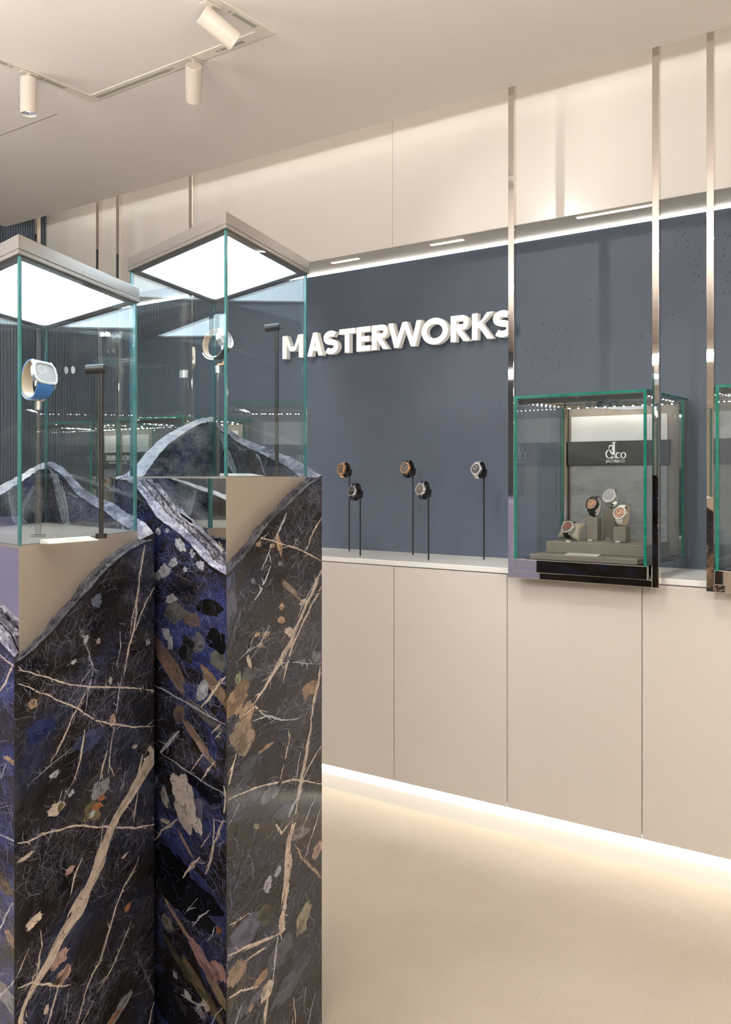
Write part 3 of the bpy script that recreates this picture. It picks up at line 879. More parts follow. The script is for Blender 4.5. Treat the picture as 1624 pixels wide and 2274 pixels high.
# ------------------------------------------------------------------ flat text helper
def text_mesh(body, size, name, m, parent, Mx, sx=1.0, bold=0.0, depth=0.0004):
    cu = bpy.data.curves.new(name, 'FONT'); cu.body = body; cu.size = size; cu.align_x = 'CENTER'; cu.offset = bold; cu.extrude = depth; cu.resolution_u = 4
    to = bpy.data.objects.new('text_tmp', cu); C.objects.link(to)
    dg = bpy.context.evaluated_depsgraph_get()
    me = bpy.data.meshes.new_from_object(to.evaluated_get(dg))
    bpy.data.objects.remove(to); bpy.data.curves.remove(cu)
    me.transform(Matrix.Diagonal((sx, 1, 1, 1)))
    inv = WORLD[parent.name].inverted()
    me.transform(inv @ Mx)
    me.materials.clear(); me.materials.append(m)
    o = bpy.data.objects.new(name, me); C.objects.link(o); o.parent = parent
    WORLD[o.name] = WORLD[parent.name]
    return o


# ------------------------------------------------------------------ watches
def outline(shape, r, n=40):
    if shape == 'round':
        return [(r * math.cos(2 * math.pi * i / n), r * math.sin(2 * math.pi * i / n)) for i in range(n)]
    ax, ay, p = {'square': (0.92, 0.98, 6.0), 'tonneau': (1.05, 1.0, 3.6), 'cushion': (1.0, 1.0, 3.2)}[shape]
    out = []
    for i in range(n):
        a = 2 * math.pi * i / n; c, s = math.cos(a), math.sin(a)
        k = (abs(c) ** p + abs(s) ** p) ** (-1 / p)
        out.append((r * ax * c * k, r * ay * s * k))
    return out


def watch(name, lab, group, pos, nrm, up=(0, 0, 1), r=0.021, shape='round', case='silver', dial='dial_dark', strap='black_leather',
          lining=None, ry=0.031, dep=0.052, sw=0.020, sw1=None, links=0, thick=0.011, sub=2, clasp=None, crown=True, hands='silver', centre=None):
    """dial centre at pos, dial facing nrm; strap loops behind it"""
    M = rot_to(nrm, up, pos)
    e = empty(name, M); tag(e, lab, 'watch', group)
    mm = M_[case]
    o = outline(shape, r); oi = [(x * 0.86, y * 0.86) for x, y in o]; od = [(x * 0.97, y * 0.97) for x, y in o]
    b = MB(); b.prism(od, -thick, -thick * 0.72, M=M); b.prism(o, -thick * 0.72, -0.002, M=M)
    for sx in (-1, 1):
        for sy in (-1, 1):       # lugs
            L2 = M @ Matrix.Translation((sx * sw * 0.5, sy * r * 0.98, -thick * 0.55)) @ Matrix.Rotation(-sy * 0.5, 4, 'X')
            b.box(-0.0016, 0.0016, -0.005, 0.005, -0.0025, 0.0025, M=L2)
    b.build('case', mm, e)
    b = MB(); b.ring(o, oi, -0.002, 0.0005, M=M); b.ring([(x * 0.95, y * 0.95) for x, y in o], [(x * 0.83, y * 0.83) for x, y in o], 0.0005, 0.0014, M=M); b.build('bezel', mm, e)
    b = MB(); b.prism(oi, -0.0022, -0.0012, M=M); dl = b.build('dial', M_[dial], e)
    b = MB()
    for i in range(12):
        a = math.pi * i / 6; L2 = M @ Matrix.Rotation(a, 4, 'Z') @ Matrix.Translation((0, r * 0.71, -0.0009))
        b.box(-0.0005, 0.0005, -r * 0.06, r * 0.06, -0.0004, 0.0003, M=L2)
    b.build('hour_markers', M_[hands], dl)
    for k in range(sub):
        a = [2.3, 0.4, 4.2][k]; c = Vector((math.cos(a) * r * 0.38, math.sin(a) * r * 0.38, 0))
        b = MB(); rr = r * (0.28 if k else 0.36)
        b.ring([(c.x + rr * math.cos(2 * math.pi * i / 20), c.y + rr * math.sin(2 * math.pi * i / 20)) for i in range(20)],
               [(c.x + rr * .78 * math.cos(2 * math.pi * i / 20), c.y + rr * .78 * math.sin(2 * math.pi * i / 20)) for i in range(20)], -0.0012, -0.0006, M=M)
        b.build('subdial', M_[hands], dl)
    for a, l, w_ in ((2.2, 0.42, 0.0011), (-0.9, 0.62, 0.0008)):
        b = MB(); L2 = M @ Matrix.Rotation(a, 4, 'Z') @ Matrix.Translation((0, r * l * 0.42, -0.0003)); b.box(-w_ / 2, w_ / 2, -r * l * 0.5, r * l * 0.5, -0.0002, 0.0002, M=L2)
        b.build('hand', M_[hands], e)
    b = MB(); b.prism([(x * 0.99, y * 0.99) for x, y in oi], 0.0004, 0.0008, M=M); b.build('crystal', M_['crystal'], e)
    if crown:
        b = MB(); b.cyl(M @ Vector((r * 0.97, 0, -thick * 0.45)), M @ Vector((r * 1.16, 0, -thick * 0.45)), 0.0032, 12); b.build('crown', mm, e, smooth=True)
    # strap
    a0 = math.asin(min(0.98, (r * 0.94) / ry)); c = dep / 2
    sw1 = sw1 or sw * 0.85

    def loop(n, grow):
        pts = []
        z0 = c * (1 - math.cos(a0))
        for i in range(n + 1):
            a = a0 + (2 * math.pi - 2 * a0) * i / n
            pts.append((Vector((0, (ry + grow) * math.sin(a), -thick * 0.5 + z0 - c + (c + grow) * math.cos(a))), i / n))
        return pts

    def ribbon(g0, g1, wk, n=44, gap=False):
        bb = MB(); A = loop(n, g0); Bq = loop(n, g1)
        ws = [(sw + (sw1 - sw) * math.sin(math.pi * f) ** 0.7) * wk / 2 for _, f in A]
        vs = []
        for (p, f), (q, _), w2 in zip(A, Bq, ws):
            for s_ in (-1, 1):
                vs.append(M @ (p + Vector((s_ * w2, 0, 0)))); vs.append(M @ (q + Vector((s_ * w2, 0, 0))))
        fs = []
        for i in range(n):
            k = 4 * i
            fs += [(k, k + 4, k + 6, k + 2), (k + 1, k + 3, k + 7, k + 5), (k, k + 1, k + 5, k + 4), (k + 2, k + 6, k + 7, k + 3)]
        fs += [(0, 2, 3, 1), (4 * n, 4 * n + 1, 4 * n + 3, 4 * n + 2)]
        bb.add(vs, fs); return bb
    if links:
        bb = MB(); A = loop(links, 0.0)
        for i in range(links):
            p = A[i][0]; q = A[i + 1][0]; d = (q - p); f = (i + .5) / links
            w2 = (sw + (sw1 - sw) * math.sin(math.pi * f) ** 0.7) / 2
            L2 = M @ rot_to(d.cross(Vector((1, 0, 0))), d, (p + q) / 2)
            bb.bbox(-w2, w2, -d.length * 0.46, d.length * 0.46, -0.0014, 0.0014, 0.0004, M=L2)
        st = bb.build('bracelet', M_[strap], e)
    else:
        st = ribbon(0, 0.0022, 1).build('strap', M_[strap], e, smooth=True)
        if lining: ribbon(-0.0012, 0, 0.97).build('lining', M_[lining], st, smooth=True)
        if clasp:
            A = loop(44, 0.0026); bb = MB()
            for i in range(24, 34):
                p = A[i][0]; q = A[i + 1][0]; d = q - p
                L2 = M @ rot_to(d.cross(Vector((1, 0, 0))), d, (p + q) / 2)
                w2 = sw1 * 0.53
                bb.box(-w2, w2, -d.length * 0.52, d.length * 0.52, -0.0012, 0.0012, M=L2)
            bb.build('clasp', M_[clasp], st)
            A = loop(44, -0.0026); bb = MB()
            for i in range(26, 36):
                p = A[i][0]; q = A[i + 1][0]; d = q - p
                L2 = M @ rot_to(d.cross(Vector((1, 0, 0))), d, (p + q) / 2)
                bb.box(-sw1 * 0.45, sw1 * 0.45, -d.length * 0.52, d.length * 0.52, -0.0008, 0.0008, M=L2)
            bb.build('clasp_blade', M_[clasp], st)
    return e


# --- five stands on the worktop
NW = Vector((-0.12, -1.0, 0.22))
stands = [   # pole foot pixel, watch centre pixel, kind
    ((776, 1224), (763, 1041), dict(shape='square', case='gold', dial='dial_skel', strap='gold', links=16, r=0.0195, hands='gold', sub=1), 'rose gold square skeleton watch on rose gold bracelet', 'tall black stand at the left end of the worktop row'),
    ((800.5, 1234), (787.5, 1090), dict(case='silver', dial='dial_dark', strap='black_leather', r=0.019, sub=2), 'round steel watch on black strap, lower left of the worktop row', 'short black watch stand beside the leftmost tall one'),
    ((917.5, 1232.5), (901, 1039), dict(case='gold', dial='dial_skel', strap='black_leather', r=0.0215, sub=3), 'round rose gold chronograph watch on black strap, middle of the row', 'tall black watch stand in the middle of the worktop row'),
    ((952, 1244), (936.5, 1086), dict(case='silver', dial='dial_skel', strap='navy_leather', r=0.0205, sub=2), 'round steel skeleton watch on navy strap, lower middle of the row', 'short black watch stand right of the middle tall one'),
    ((1075, 1243), (1056, 1041), dict(case='silver', dial='dial_dark', strap='silver', links=16, r=0.021, sub=1), 'round steel watch on steel bracelet, nearest the hanging case', 'tall black watch stand nearest the hanging display case'),
]
for (fx, fy), (wx, wy), kw, wl, sl in stands:
    foot = on_z(fx, fy, Z_TOP)
    n = NW.normalized()
    dc = Vector((foot.x, foot.y, 0)) + Vector((n.x, n.y, 0)) * 0.058
    dc.z = on_y(wx, wy, dc.y).z       # dial centre
    watch('wrist_watch', wl, 'watches on the worktop stands', dc, n, ry=0.036, dep=0.050, sw=0.022, **dict(kw, r=kw['r'] * 1.16))
    e = empty('watch_stand', (foot.x, foot.y, Z_TOP)); tag(e, sl, 'stand', 'black watch stands on the worktop')
    M = rot_to(n, (0, 0, 1), dc)
    # black cuff the strap lies on, and clamp block at the back
    bb = MB(); po = [(0.032 * math.cos(2 * math.pi * i / 28), 0.0215 * math.sin(2 * math.pi * i / 28)) for i in range(28)]
    pi_ = [(x * 0.80, y * 0.80) for x, y in po]
    Mc = M @ Matrix.Translation((0, 0, -0.0275)) @ Matrix((( 0, 0, 1, 0), (1, 0, 0, 0), (0, 1, 0, 0), (0, 0, 0, 1)))
    bb.ring(po, pi_, -0.014, 0.014, M=Mc); bb.build('cuff', M_['black'], e, smooth=True)
    blk = dc - n * 0.055
    bb = MB(); bb.bbox(-0.013, 0.013, -0.017, 0.015, -0.008, 0.006, 0.002, M=M @ Matrix.Translation((0, -0.004, -0.055))); bb.build('clamp_block', M_['black'], e)
    bb = MB(); bb.cyl((foot.x, foot.y, Z_TOP), (blk.x, blk.y + 0.003, blk.z - 0.012), 0.0034, 14); bb.build('pole', M_['black'], e, smooth=True)


# ------------------------------------------------------------------ hanging display cases
def display_case(xl, lab, logo=None, leds=True, wd=0.549):
    e = empty('display_case', (xl + wd / 2, 2.99, Z_TOP)); tag(e, lab, 'display case', 'glass display cases in steel frames')
    pw, pd, yf = 0.023, 0.022, 2.985
    st = M_['steel']
    for x0 in (xl, xl + wd - pw):
        b = MB(); b.bbox(x0, x0 + pw, yf, yf + pd, 0.983, 2.99, 0.0012); b.build('frame_post', st, e)
    b = MB(); b.bbox(xl + pw, xl + wd - pw, yf, yf + pd, 0.983, 0.9855 + 0.021, 0.0012); b.build('bottom_rail', st, e)
    x0, x1, y0, y1, zb, zt = xl + 0.034, xl + wd - 0.036, 2.967, YB - 0.004, 1.0535, 1.638
    # base tray behind the rail
    b = MB(); b.bbox(x0 - 0.003, x1 + 0.003, y0, y0 + 0.016, 1.009, zb, 0.001); b.box(x0 - 0.003, x1 + 0.003, y0 + 0.042, y1, 1.009, zb); b.build('base', st, e)
    b = MB(); b.box(x0, x1, y1 - 0.012, y1, zb, zt - 0.012); b.build('back_plate', st, e)
    b = MB(); b.bbox(x0 + 0.02, x1 - 0.02, y1 - 0.022, y1 - 0.0125, zb + 0.001, zt - 0.02, 0.002); b.build('back_panel', M_['taupe'], e)
    for xx in (x0, x1 - 0.019):
        b = MB(); b.bbox(xx, xx + 0.019, y1 - 0.045, y1 - 0.0125, zb, zt - 0.012, 0.001); b.build('corner_column', st, e)
    g = 0.009

    def pane(bx, edges):
        b = MB(); b.box(*bx); p = b.build('glass_pane', M_['glass'], e)
        for ed in edges:
            b = MB(); b.box(*ed); b.build('polished_edge', M_['teal_dark'], p)
    t_ = 0.0008
    pane((x0 + g, x1 - g, y0, y0 + g, zb, zt - g), [])
    pane((x0, x0 + g, y0, y1 - 0.046, zb, zt - g), [(x0 - t_, x0 + g, y0 - t_, y0, zb, zt - g), (x0 + g, x0 + g + t_, y0 + g, y0 + g + 0.001, zb, zt - g)])
    pane((x1 - g, x1, y0, y1 - 0.046, zb, zt - g), [(x1 - g, x1 + t_, y0 - t_, y0, zb, zt - g), (x1, x1 + t_, y0, y0 + 0.004, zb, zt - g)])
    pane((x0, x1, y0, y1, zt - g, zt), [(x0, x1, y0 - t_, y0, zt - g, zt), (x0 - t_, x0, y0, y1, zt - g, zt), (x1, x1 + t_, y0, y1, zt - g, zt)])
    for xx, yy in ((x0, y1 - 0.047), (x1 - g, y1 - 0.047)):
        b = MB(); b.box(xx, xx + g, yy, yy + 0.0012, zb, zt - g); b.build('rear_edge', M_['teal_dark'], e)
    # light bars
    b = MB(); b.box(x0 + 0.012, x1 - 0.014, y0 + g + 0.002, y0 + g + 0.016, zt - g - 0.02, zt - g - 0.002); b.build('front_bar', M_['black'], e)
    b = MB(); b.box(x0 + 0.02, x1 - 0.02, y1 - 0.07, y1 - 0.05, zt - g - 0.012, zt - g - 0.002); br = b.build('rear_light_bar', M_['steel'], e)
    b = MB()
    for i in range(12):
        x = x0 + 0.04 + (x1 - x0 - 0.08) * i / 11
        for (yy, zz) in ((y1 - 0.060, zt - g - 0.0135),):
            b.lathe([(0.0002, 0), (0.0026, 0.0008), (0.0026, 0.0014)], 6, Matrix.Translation((x, yy, zz)), cap=False)
    lo = b.build('led_points', M_['led_dot'], br); lo['kind'] = 'stuff'
    for xx in (x0 + 0.012, x1 - 0.024):
        b = MB(); b.box(xx, xx + 0.012, y0 + 0.05, y1 - 0.08, zt - g - 0.008, zt - g - 0.001); sb = b.build('side_light_bar', M_['steel'], e)
        b = MB()
        for i in range(8):
            b.lathe([(0.0002, 0), (0.0022, 0.0007), (0.0022, 0.0012)], 6, Matrix.Translation((xx + 0.006, y0 + 0.08 + i * 0.038, zt - g - 0.0092)), cap=False)
        lo = b.build('led_points', M_['led_dot'], sb); lo['kind'] = 'stuff'
    # backdrop panels and logo band
    yb = y1 - 0.023
    px0, px1 = xl + 0.068, xl + 0.446
    b = MB(); b.box(px0, px1, yb - 0.006, yb, 1.487, 1.585); b.build('light_panel', M_['panel_grey'], e)
    b = MB(); b.box(px0, px1, yb - 0.006, yb, 1.372, 1.398); b.build('slate_strip', M_['backdrop'], e)
    b = MB(); b.box(px0, px1, yb - 0.007, yb, zb + 0.02, 1.372); b.build('slate_panel', M_['backdrop'], e)
    b = MB(); b.bbox(px0 - 0.011, px1 + 0.012, yb - 0.014, yb - 0.001, 1.394, 1.487, 0.001); bd = b.build('logo_band', M_['band'], e)
    yl_ = yb - 0.0145
    if logo == 'jc':
        b = MB(); cx, z0 = xl + 0.2445, 1.4195
        # large J crossing the ampersand, then small c and o

        def st_(pts, t):
            for q in poly_stroke(pts, t):
                ar = sum(q[i][0] * q[(i + 1) % 4][1] - q[(i + 1) % 4][0] * q[i][1] for i in range(4))
                if ar < 0: q = q[::-1]
                vs = [Vector((cx + p[0], yl_ - 0.0005, z0 + p[1])) for p in q] + [Vector((cx + p[0], yl_, z0 + p[1])) for p in q]
                b.add(vs, [(0, 1, 2, 3), (7, 6, 5, 4)] + [(i, 4 + i, 4 + (i + 1) % 4, (i + 1) % 4) for i in range(4)])
        st_([(0.000, 0.0615), (0.000, 0.012), (-0.003, 0.004), (-0.010, 0.0)], [0.0085, 0.0085, 0.006, 0.0025])       # J stem and hook
        st_([(-0.009, 0.0615), (0.010, 0.0615)], 0.0022)
        st_(arc(-0.012, 0.0405, 0.0075, 0.0095, -60, 250, 16), [0.0045 if 4 < i < 12 else 0.0026 for i in range(17)])  # upper bowl of &
        st_([(-0.019, 0.036), (-0.012, 0.026), (0.000, 0.008), (0.007, 0.0015)], [0.003, 0.0055, 0.0062, 0.003])
        st_(arc(-0.018, 0.0165, 0.0125, 0.0155, 75, 330, 18), [0.0024 if i < 3 else 0.0058 if i < 12 else 0.003 for i in range(19)])
        st_(arc(0.0175, 0.0115, 0.0085, 0.0105, 40, 320, 16), [0.0022 if i < 4 or i > 12 else 0.0052 for i in range(17)])
        st_(arc(0.0375, 0.0115, 0.0088, 0.0105, 0, 360, 22), [0.0024 + 0.0028 * abs(math.cos(2 * math.pi * i / 22)) for i in range(23)])
        b.build('logo_mark', M_['print_white'], bd)
        text_mesh('JACOB&CO', 0.0168, 'logo_text', M_['print_white'], bd, Matrix.Translation((cx + 0.006, yl_, 1.4035)) @ Matrix.Rotation(math.pi / 2, 4, 'X'), sx=0.86, bold=0.0)
    elif logo == 'as':
        cx = xl + 0.195
        text_mesh('ARMIN STROM', 0.042, 'logo_text', M_['print_white'], bd, Matrix.Translation((cx, yl_, 1.441)) @ Matrix.Rotation(math.pi / 2, 4, 'X'), sx=0.74, bold=0.0016)
        text_mesh('SWISS WATCH MANUFACTURE', 0.0125, 'logo_text', M_['print_white'], bd, Matrix.Translation((cx, yl_, 1.424)) @ Matrix.Rotation(math.pi / 2, 4, 'X'), sx=0.90, bold=0.0003)
    return e


def risers(xl, where):
    o = MB(); o.bbox(xl + 0.082, xl + 0.474, 2.993, 3.36, 1.0535, 1.0725, 0.002)
    tag(o.build('display_riser', M_['taupe']), 'low taupe leather display base ' + where, 'riser', 'taupe risers in the glass cases')
    o = MB(); o.bbox(xl + 0.104, xl + 0.470, 3.08, 3.36, 1.0725, 1.1135, 0.003)
    tag(o.build('display_riser', M_['taupe']), 'thick taupe leather upper display step ' + where, 'riser', 'taupe risers in the glass cases')


X_MAIN = -1.508
display_case(X_MAIN, 'hanging glass display case with four watches and black logo band', 'jc'); risers(X_MAIN, 'under the four watches')
display_case(X_MAIN + 0.70, 'hanging glass display case cut off by the right picture edge'); risers(X_MAIN + 0.70, 'in the case at the right picture edge')
display_case(-3.70, 'glass display case seen through the taller pedestal glass'); risers(-3.70, 'in the case behind the taller pedestal')
display_case(-4.385, 'glass display case with heavy white lettering seen through the left pedestal glass', 'as'); risers(-4.385, 'in the case behind the left pedestal')

# contents of the main case
ZT = 1.1135


def block(px, py, hh, ww, lab, wkw, wlab):
    p = on_z(px, py, ZT)
    e = empty('watch_block', (p.x, p.y, ZT)); tag(e, lab, 'stand', 'leather watch blocks in the case')
    b = MB(); b.bbox(p.x - ww / 2, p.x + ww / 2, p.y - ww / 2, p.y + ww / 2, ZT, ZT + hh, 0.003); b.build('body', M_['taupe'], e)
    n = Vector((-0.15, -1, 0.38)).normalized()
    r = wkw.get('r', 0.021); 
    b = MB(); b.cyl((p.x, p.y, ZT + hh), (p.x, p.y, ZT + hh + 0.016), 0.0035, 10)
    b.cyl((p.x - 0.008, p.y, ZT + hh + 0.016), (p.x + 0.008, p.y, ZT + hh + 0.016), 0.0030, 8); b.build('neck', M_['gold'] if wkw.get('strap') == 'white_rubber' else M_['dark_metal'], e)
    c = Vector((p.x, p.y - 0.022, ZT + hh + 0.050))
    watch('wrist_watch', wlab, 'watches in the logo case', c, n, **dict(wkw, r=r * 1.1))
    pt = Vector((p.x, p.y - ww / 2 - 0.004, ZT))
    b = MB(); b.bbox(pt.x - 0.012, pt.x + 0.004, pt.y - 0.003, pt.y + 0.003, ZT, ZT + 0.005, 0.0005)
    tag(b.build('price_tag', M_['card']), 'tiny white price tag at the foot of the ' + lab.split(',')[0], 'tag', 'price tags in the case')


kws = dict(ry=0.036, dep=0.052, sw=0.024, thick=0.013)
block(1319, 1200, 0.086, 0.047, 'taupe leather watch block of middle height, left of the tall one', dict(case='dark_metal', dial='dial_rose', strap='black_leather', lining='white_rubber', r=0.022, sub=3, hands='gold', **kws), 'black cased watch with coppery dial on the middle height block')
block(1358, 1197, 0.114, 0.047, 'tall taupe leather watch block, rearmost of the three', dict(case='silver', dial='dial_silver', strap='silver', links=15, r=0.024, sub=1, **kws), 'bright silver watch on steel bracelet, highest in the case')
block(1381, 1203.5, 0.056, 0.047, 'low taupe leather watch block, frontmost and rightmost of the three', dict(case='white_rubber', dial='dial_rose', strap='white_rubber', lining='beige', r=0.022, sub=3, hands='gold', **kws), 'white watch with coppery dial on a pierced white strap')
# pillow watch
p = on_z(1264, 1201, ZT)
bb = MB(); n1_, n2_ = 24, 14
Mp = Matrix.Translation((p.x, p.y + 0.02, ZT + 0.032)) @ Matrix.Rotation(math.radians(58), 4, 'X') @ Matrix.Rotation(math.radians(-6), 4, 'Z')
vs = []; fs = []
for side in (1, -1):
    base_i = len(vs)
    for i in range(n1_ + 1):
        for j in range(n1_ + 1):
            u, v = i / n1_ * 2 - 1, j / n1_ * 2 - 1
            pin = 1 - 0.20 * (1 - u * u) * (abs(v) ** 3) ; pin2 = 1 - 0.13 * (1 - v * v) * (abs(u) ** 3)
            z = side * 0.017 * max(0, (1 - u ** 4)) ** 0.6 * max(0, (1 - v ** 4)) ** 0.6
            vs.append(Mp @ Vector((u * 0.045 * pin2, v * 0.038 * pin, z)))
    for i in range(n1_):
        for j in range(n1_):
            k = base_i + i * (n1_ + 1) + j
            f = (k, k + n1_ + 1, k + n1_ + 2, k + 1)
            fs.append(f if side > 0 else f[::-1])
bb.add(vs, fs)
zmin = min(q.z for q in vs); bb.v = [q + Vector((0, 0, ZT - zmin)) for q in bb.v]
tag(bb.build('watch_pillow', M_['suede'], smooth=True), 'small taupe suede watch pillow with pointed corners', 'pillow')
dzp = ZT - zmin
npv = Vector((-0.16, -math.sin(math.radians(58)), math.cos(math.radians(58)))).normalized()
Mp2 = Mp.copy(); Mp2.translation.z += dzp
watch('wrist_watch', 'dark steel watch strapped round the taupe pillow', 'watches in the logo case', Mp2.translation + npv * 0.030, npv, r=0.024, case='silver', dial='dial_skel', strap='black_leather', ry=0.030, dep=0.058, sw=0.026, thick=0.012, sub=2, hands='red', up=(0, 0, 1))
b = MB(); q = on_z(1264, 1203, ZT); b.bbox(q.x - 0.008, q.x + 0.008, q.y - 0.010, q.y - 0.004, ZT, ZT + 0.005, 0.0005)
tag(b.build('price_tag', M_['card']), 'tiny white price tag in front of the suede pillow', 'tag', 'price tags in the case')


def info_card(c0, c1, yd, z, lab, rise=0.008, ink=True):
    """wedge shaped card: front edge from c0 to c1, leaning back by yd"""
    c0 = Vector(c0); c1 = Vector(c1); d = (c1 - c0).normalized(); nb = Vector((-d.y, d.x, 0)) * yd
    e = empty('info_card', (c0 + c1) / 2); tag(e, lab, 'card', 'information cards')
    f0, f1 = c0 + Vector((0, 0, 0.0012)), c1 + Vector((0, 0, 0.0012))
    b0, b1 = c0 + nb + Vector((0, 0, rise)), c1 + nb + Vector((0, 0, rise))
    b = MB(); b.add([c0, c1, c1 + nb, c0 + nb, f0, f1, b1, b0], [(3, 2, 1, 0), (4, 5, 6, 7), (0, 1, 5, 4), (1, 2, 6, 5), (2, 3, 7, 6), (3, 0, 4, 7)])
    b.build('plate', M_['card'], e)
    L_ = (c1 - c0).length; up_ = (b0 - f0).normalized(); nn = d.cross(up_).normalized()
    for (u0, u1, v, tk) in ((0.46, 0.54, 0.62, 0.10), (0.36, 0.66, 0.36, 0.05), (0.40, 0.60, 0.22, 0.04)):
        w_ = (b0 - f0).length
        b = MB(); A = f0 + d * L_ * u0 + up_ * w_ * v + nn * 0.0003; Bq = f0 + d * L_ * u1 + up_ * w_ * v + nn * 0.0003
        b.add([A, Bq, Bq + up_ * w_ * tk, A + up_ * w_ * tk], [(0, 1, 2, 3)]); b.build('printed_line', M_['card_ink'], e)
    return e


zc = 1.0727
A = on_z(1253, 1232.5, zc); Bq = on_z(1339, 1234, zc); Bq.y = A.y
info_card(A, Bq, 0.035, zc, 'white information card lying below the four watches in the case', rise=0.006)

# watches in the far left case, seen through the pedestal glass
for i, (px, py, hh) in enumerate([(205, 1066, 0.10), (233, 1070, 0.10), (206, 1096, 0.055)]):
    c = on_y(px, py, 3.22 - 0.05 * (i == 2))
    hgt = c.z - 0.048 - ZT
    e = empty('watch_block', (c.x, c.y + 0.02, ZT)); tag(e, 'taupe watch block in the lettered case, ' + ['under the upper left watch', 'under the right watch', 'under the lower watch'][i], 'stand', 'blocks in the lettered case')
    b = MB(); b.bbox(c.x - 0.022, c.x + 0.022, c.y, c.y + 0.044, ZT, ZT + hgt, 0.003); b.build('body', M_['taupe'], e)
    b = MB(); b.cyl((c.x, c.y + 0.022, ZT + hgt), (c.x, c.y + 0.022, ZT + hgt + 0.016), 0.0035, 10); b.build('neck', M_['dark_metal'], e)
    watch('wrist_watch', 'silver watch in the lettered case behind the left pedestal, ' + ['upper left of three', 'right of three', 'lowest of three'][i], 'watches in the lettered case', c, (-0.1, -1, 0.3), r=0.022, case=['silver', 'gold', 'silver'][i], dial='dial_skel', strap='black_leather', ry=0.032, dep=0.048)

# ------------------------------------------------------------------ stone pedestals
CREAM = (0.54, 0.455, 0.385); PALE = (0.43, 0.43, 0.48); TAN = (0.36, 0.25, 0.17); PINK = (0.42, 0.28, 0.24); GREY = (0.20, 0.20, 0.22)
OLIVE = (0.12, 0.10, 0.05); RUST = (0.33, 0.12, 0.05); LILAC = (0.11, 0.115, 0.17); GREEN = (0.22, 0.22, 0.15)

V1R = [
    ([(345, 1655, 34), (318, 1715, 17), (290, 1765, 12), (262, 1810, 10), (244, 1843, 10), (222, 1909, 17), (200, 1964, 15), (166, 2030, 20), (133, 2086, 12), (106, 2141, 13), (73, 2192, 10), (58, 2225, 9), (45, 2280, 10)], 10, CREAM),
    ([(322, 1206), (312, 1260), (305, 1320), (297, 1400), (285, 1440), (275, 1502)], 3.4, CREAM),
    ([(345, 1300), (322, 1340), (300, 1400)], 2.2, CREAM),
    ([(302, 1330), (293, 1372), (288, 1410)], 1.3, CREAM),
    ([(272, 1504), (264, 1530), (258, 1585)], 1.6, PALE),
    ([(253, 1612), (246, 1660), (243, 1700), (252, 1725)], 1.3, CREAM),
    ([(40, 1488), (90, 1499), (130, 1515), (150, 1520), (200, 1525), (265, 1526), (300, 1527), (345, 1535)], 1.7, CREAM),
    ([(40, 1518), (110, 1545), (170, 1574), (215, 1600), (250, 1609), (300, 1615), (345, 1613)], 1.7, CREAM),
    ([(196, 1525), (165, 1585), (140, 1640), (122, 1676)], 2.0, CREAM),
    ([(208, 1480), (198, 1525), (190, 1572)], 1.5, PALE),
    ([(188, 1620), (180, 1670), (163, 1733)], 2.4, CREAM),
    ([(237, 1668), (228, 1700), (222, 1732)], 2.8, CREAM),
    ([(278, 1705), (272, 1755)], 1.1, PALE),
    ([(305, 1755), (300, 1790), (296, 1825)], 1.6, CREAM),
    ([(38, 1873), (60, 1868), (110, 1846), (170, 1834), (250, 1838), (300, 1838), (345, 1831)], 2.0, CREAM),
    ([(305, 1912), (290, 1945), (275, 1968), (262, 1998), (250, 2040), (232, 2100), (222, 2135), (203, 2165), (188, 2205), (178, 2250), (168, 2280)], 3.0, CREAM),
    ([(291, 2045), (265, 2110), (240, 2165), (215, 2205)], 1.6, CREAM),
    ([(92, 2065), (92, 2100), (85, 2140), (78, 2175)], 1.6, CREAM),
    ([(66, 2105), (45, 2150), (34, 2172)], 1.8, CREAM),
    ([(38, 2195), (70, 2182), (110, 2188), (150, 2190)], 2.4, CREAM),
    ([(128, 2190), (118, 2225), (103, 2280)], 2.8, CREAM),
    ([(152, 2195), (145, 2262)], 1.1, PALE),
    ([(207, 2222), (180, 2280)], 2.2, CREAM),
    ([(182, 1905), (168, 1940), (156, 1985)], 2.6, CREAM),
    ([(228, 1830), (222, 1885)], 1.6, CREAM),
    ([(341, 2225), (330, 2280)], 4, CREAM),
    ([(118, 1840), (103, 1872)], 1.3, PALE), ([(137, 1755), (128, 1790)], 1.6, PALE), ([(154, 1748), (138, 1785)], 1.6, CREAM),
    ([(265, 1400), (268, 1440), (258, 1470)], 1.0, PALE), ([(150, 1560), (205, 1480), (180, 1400)], 0.9, PALE),
    ([(60, 1745), (110, 1700), (160, 1660)], 0.9, PALE), ([(300, 2110), (330, 2180), (345, 2215)], 1.4, LILAC),
]
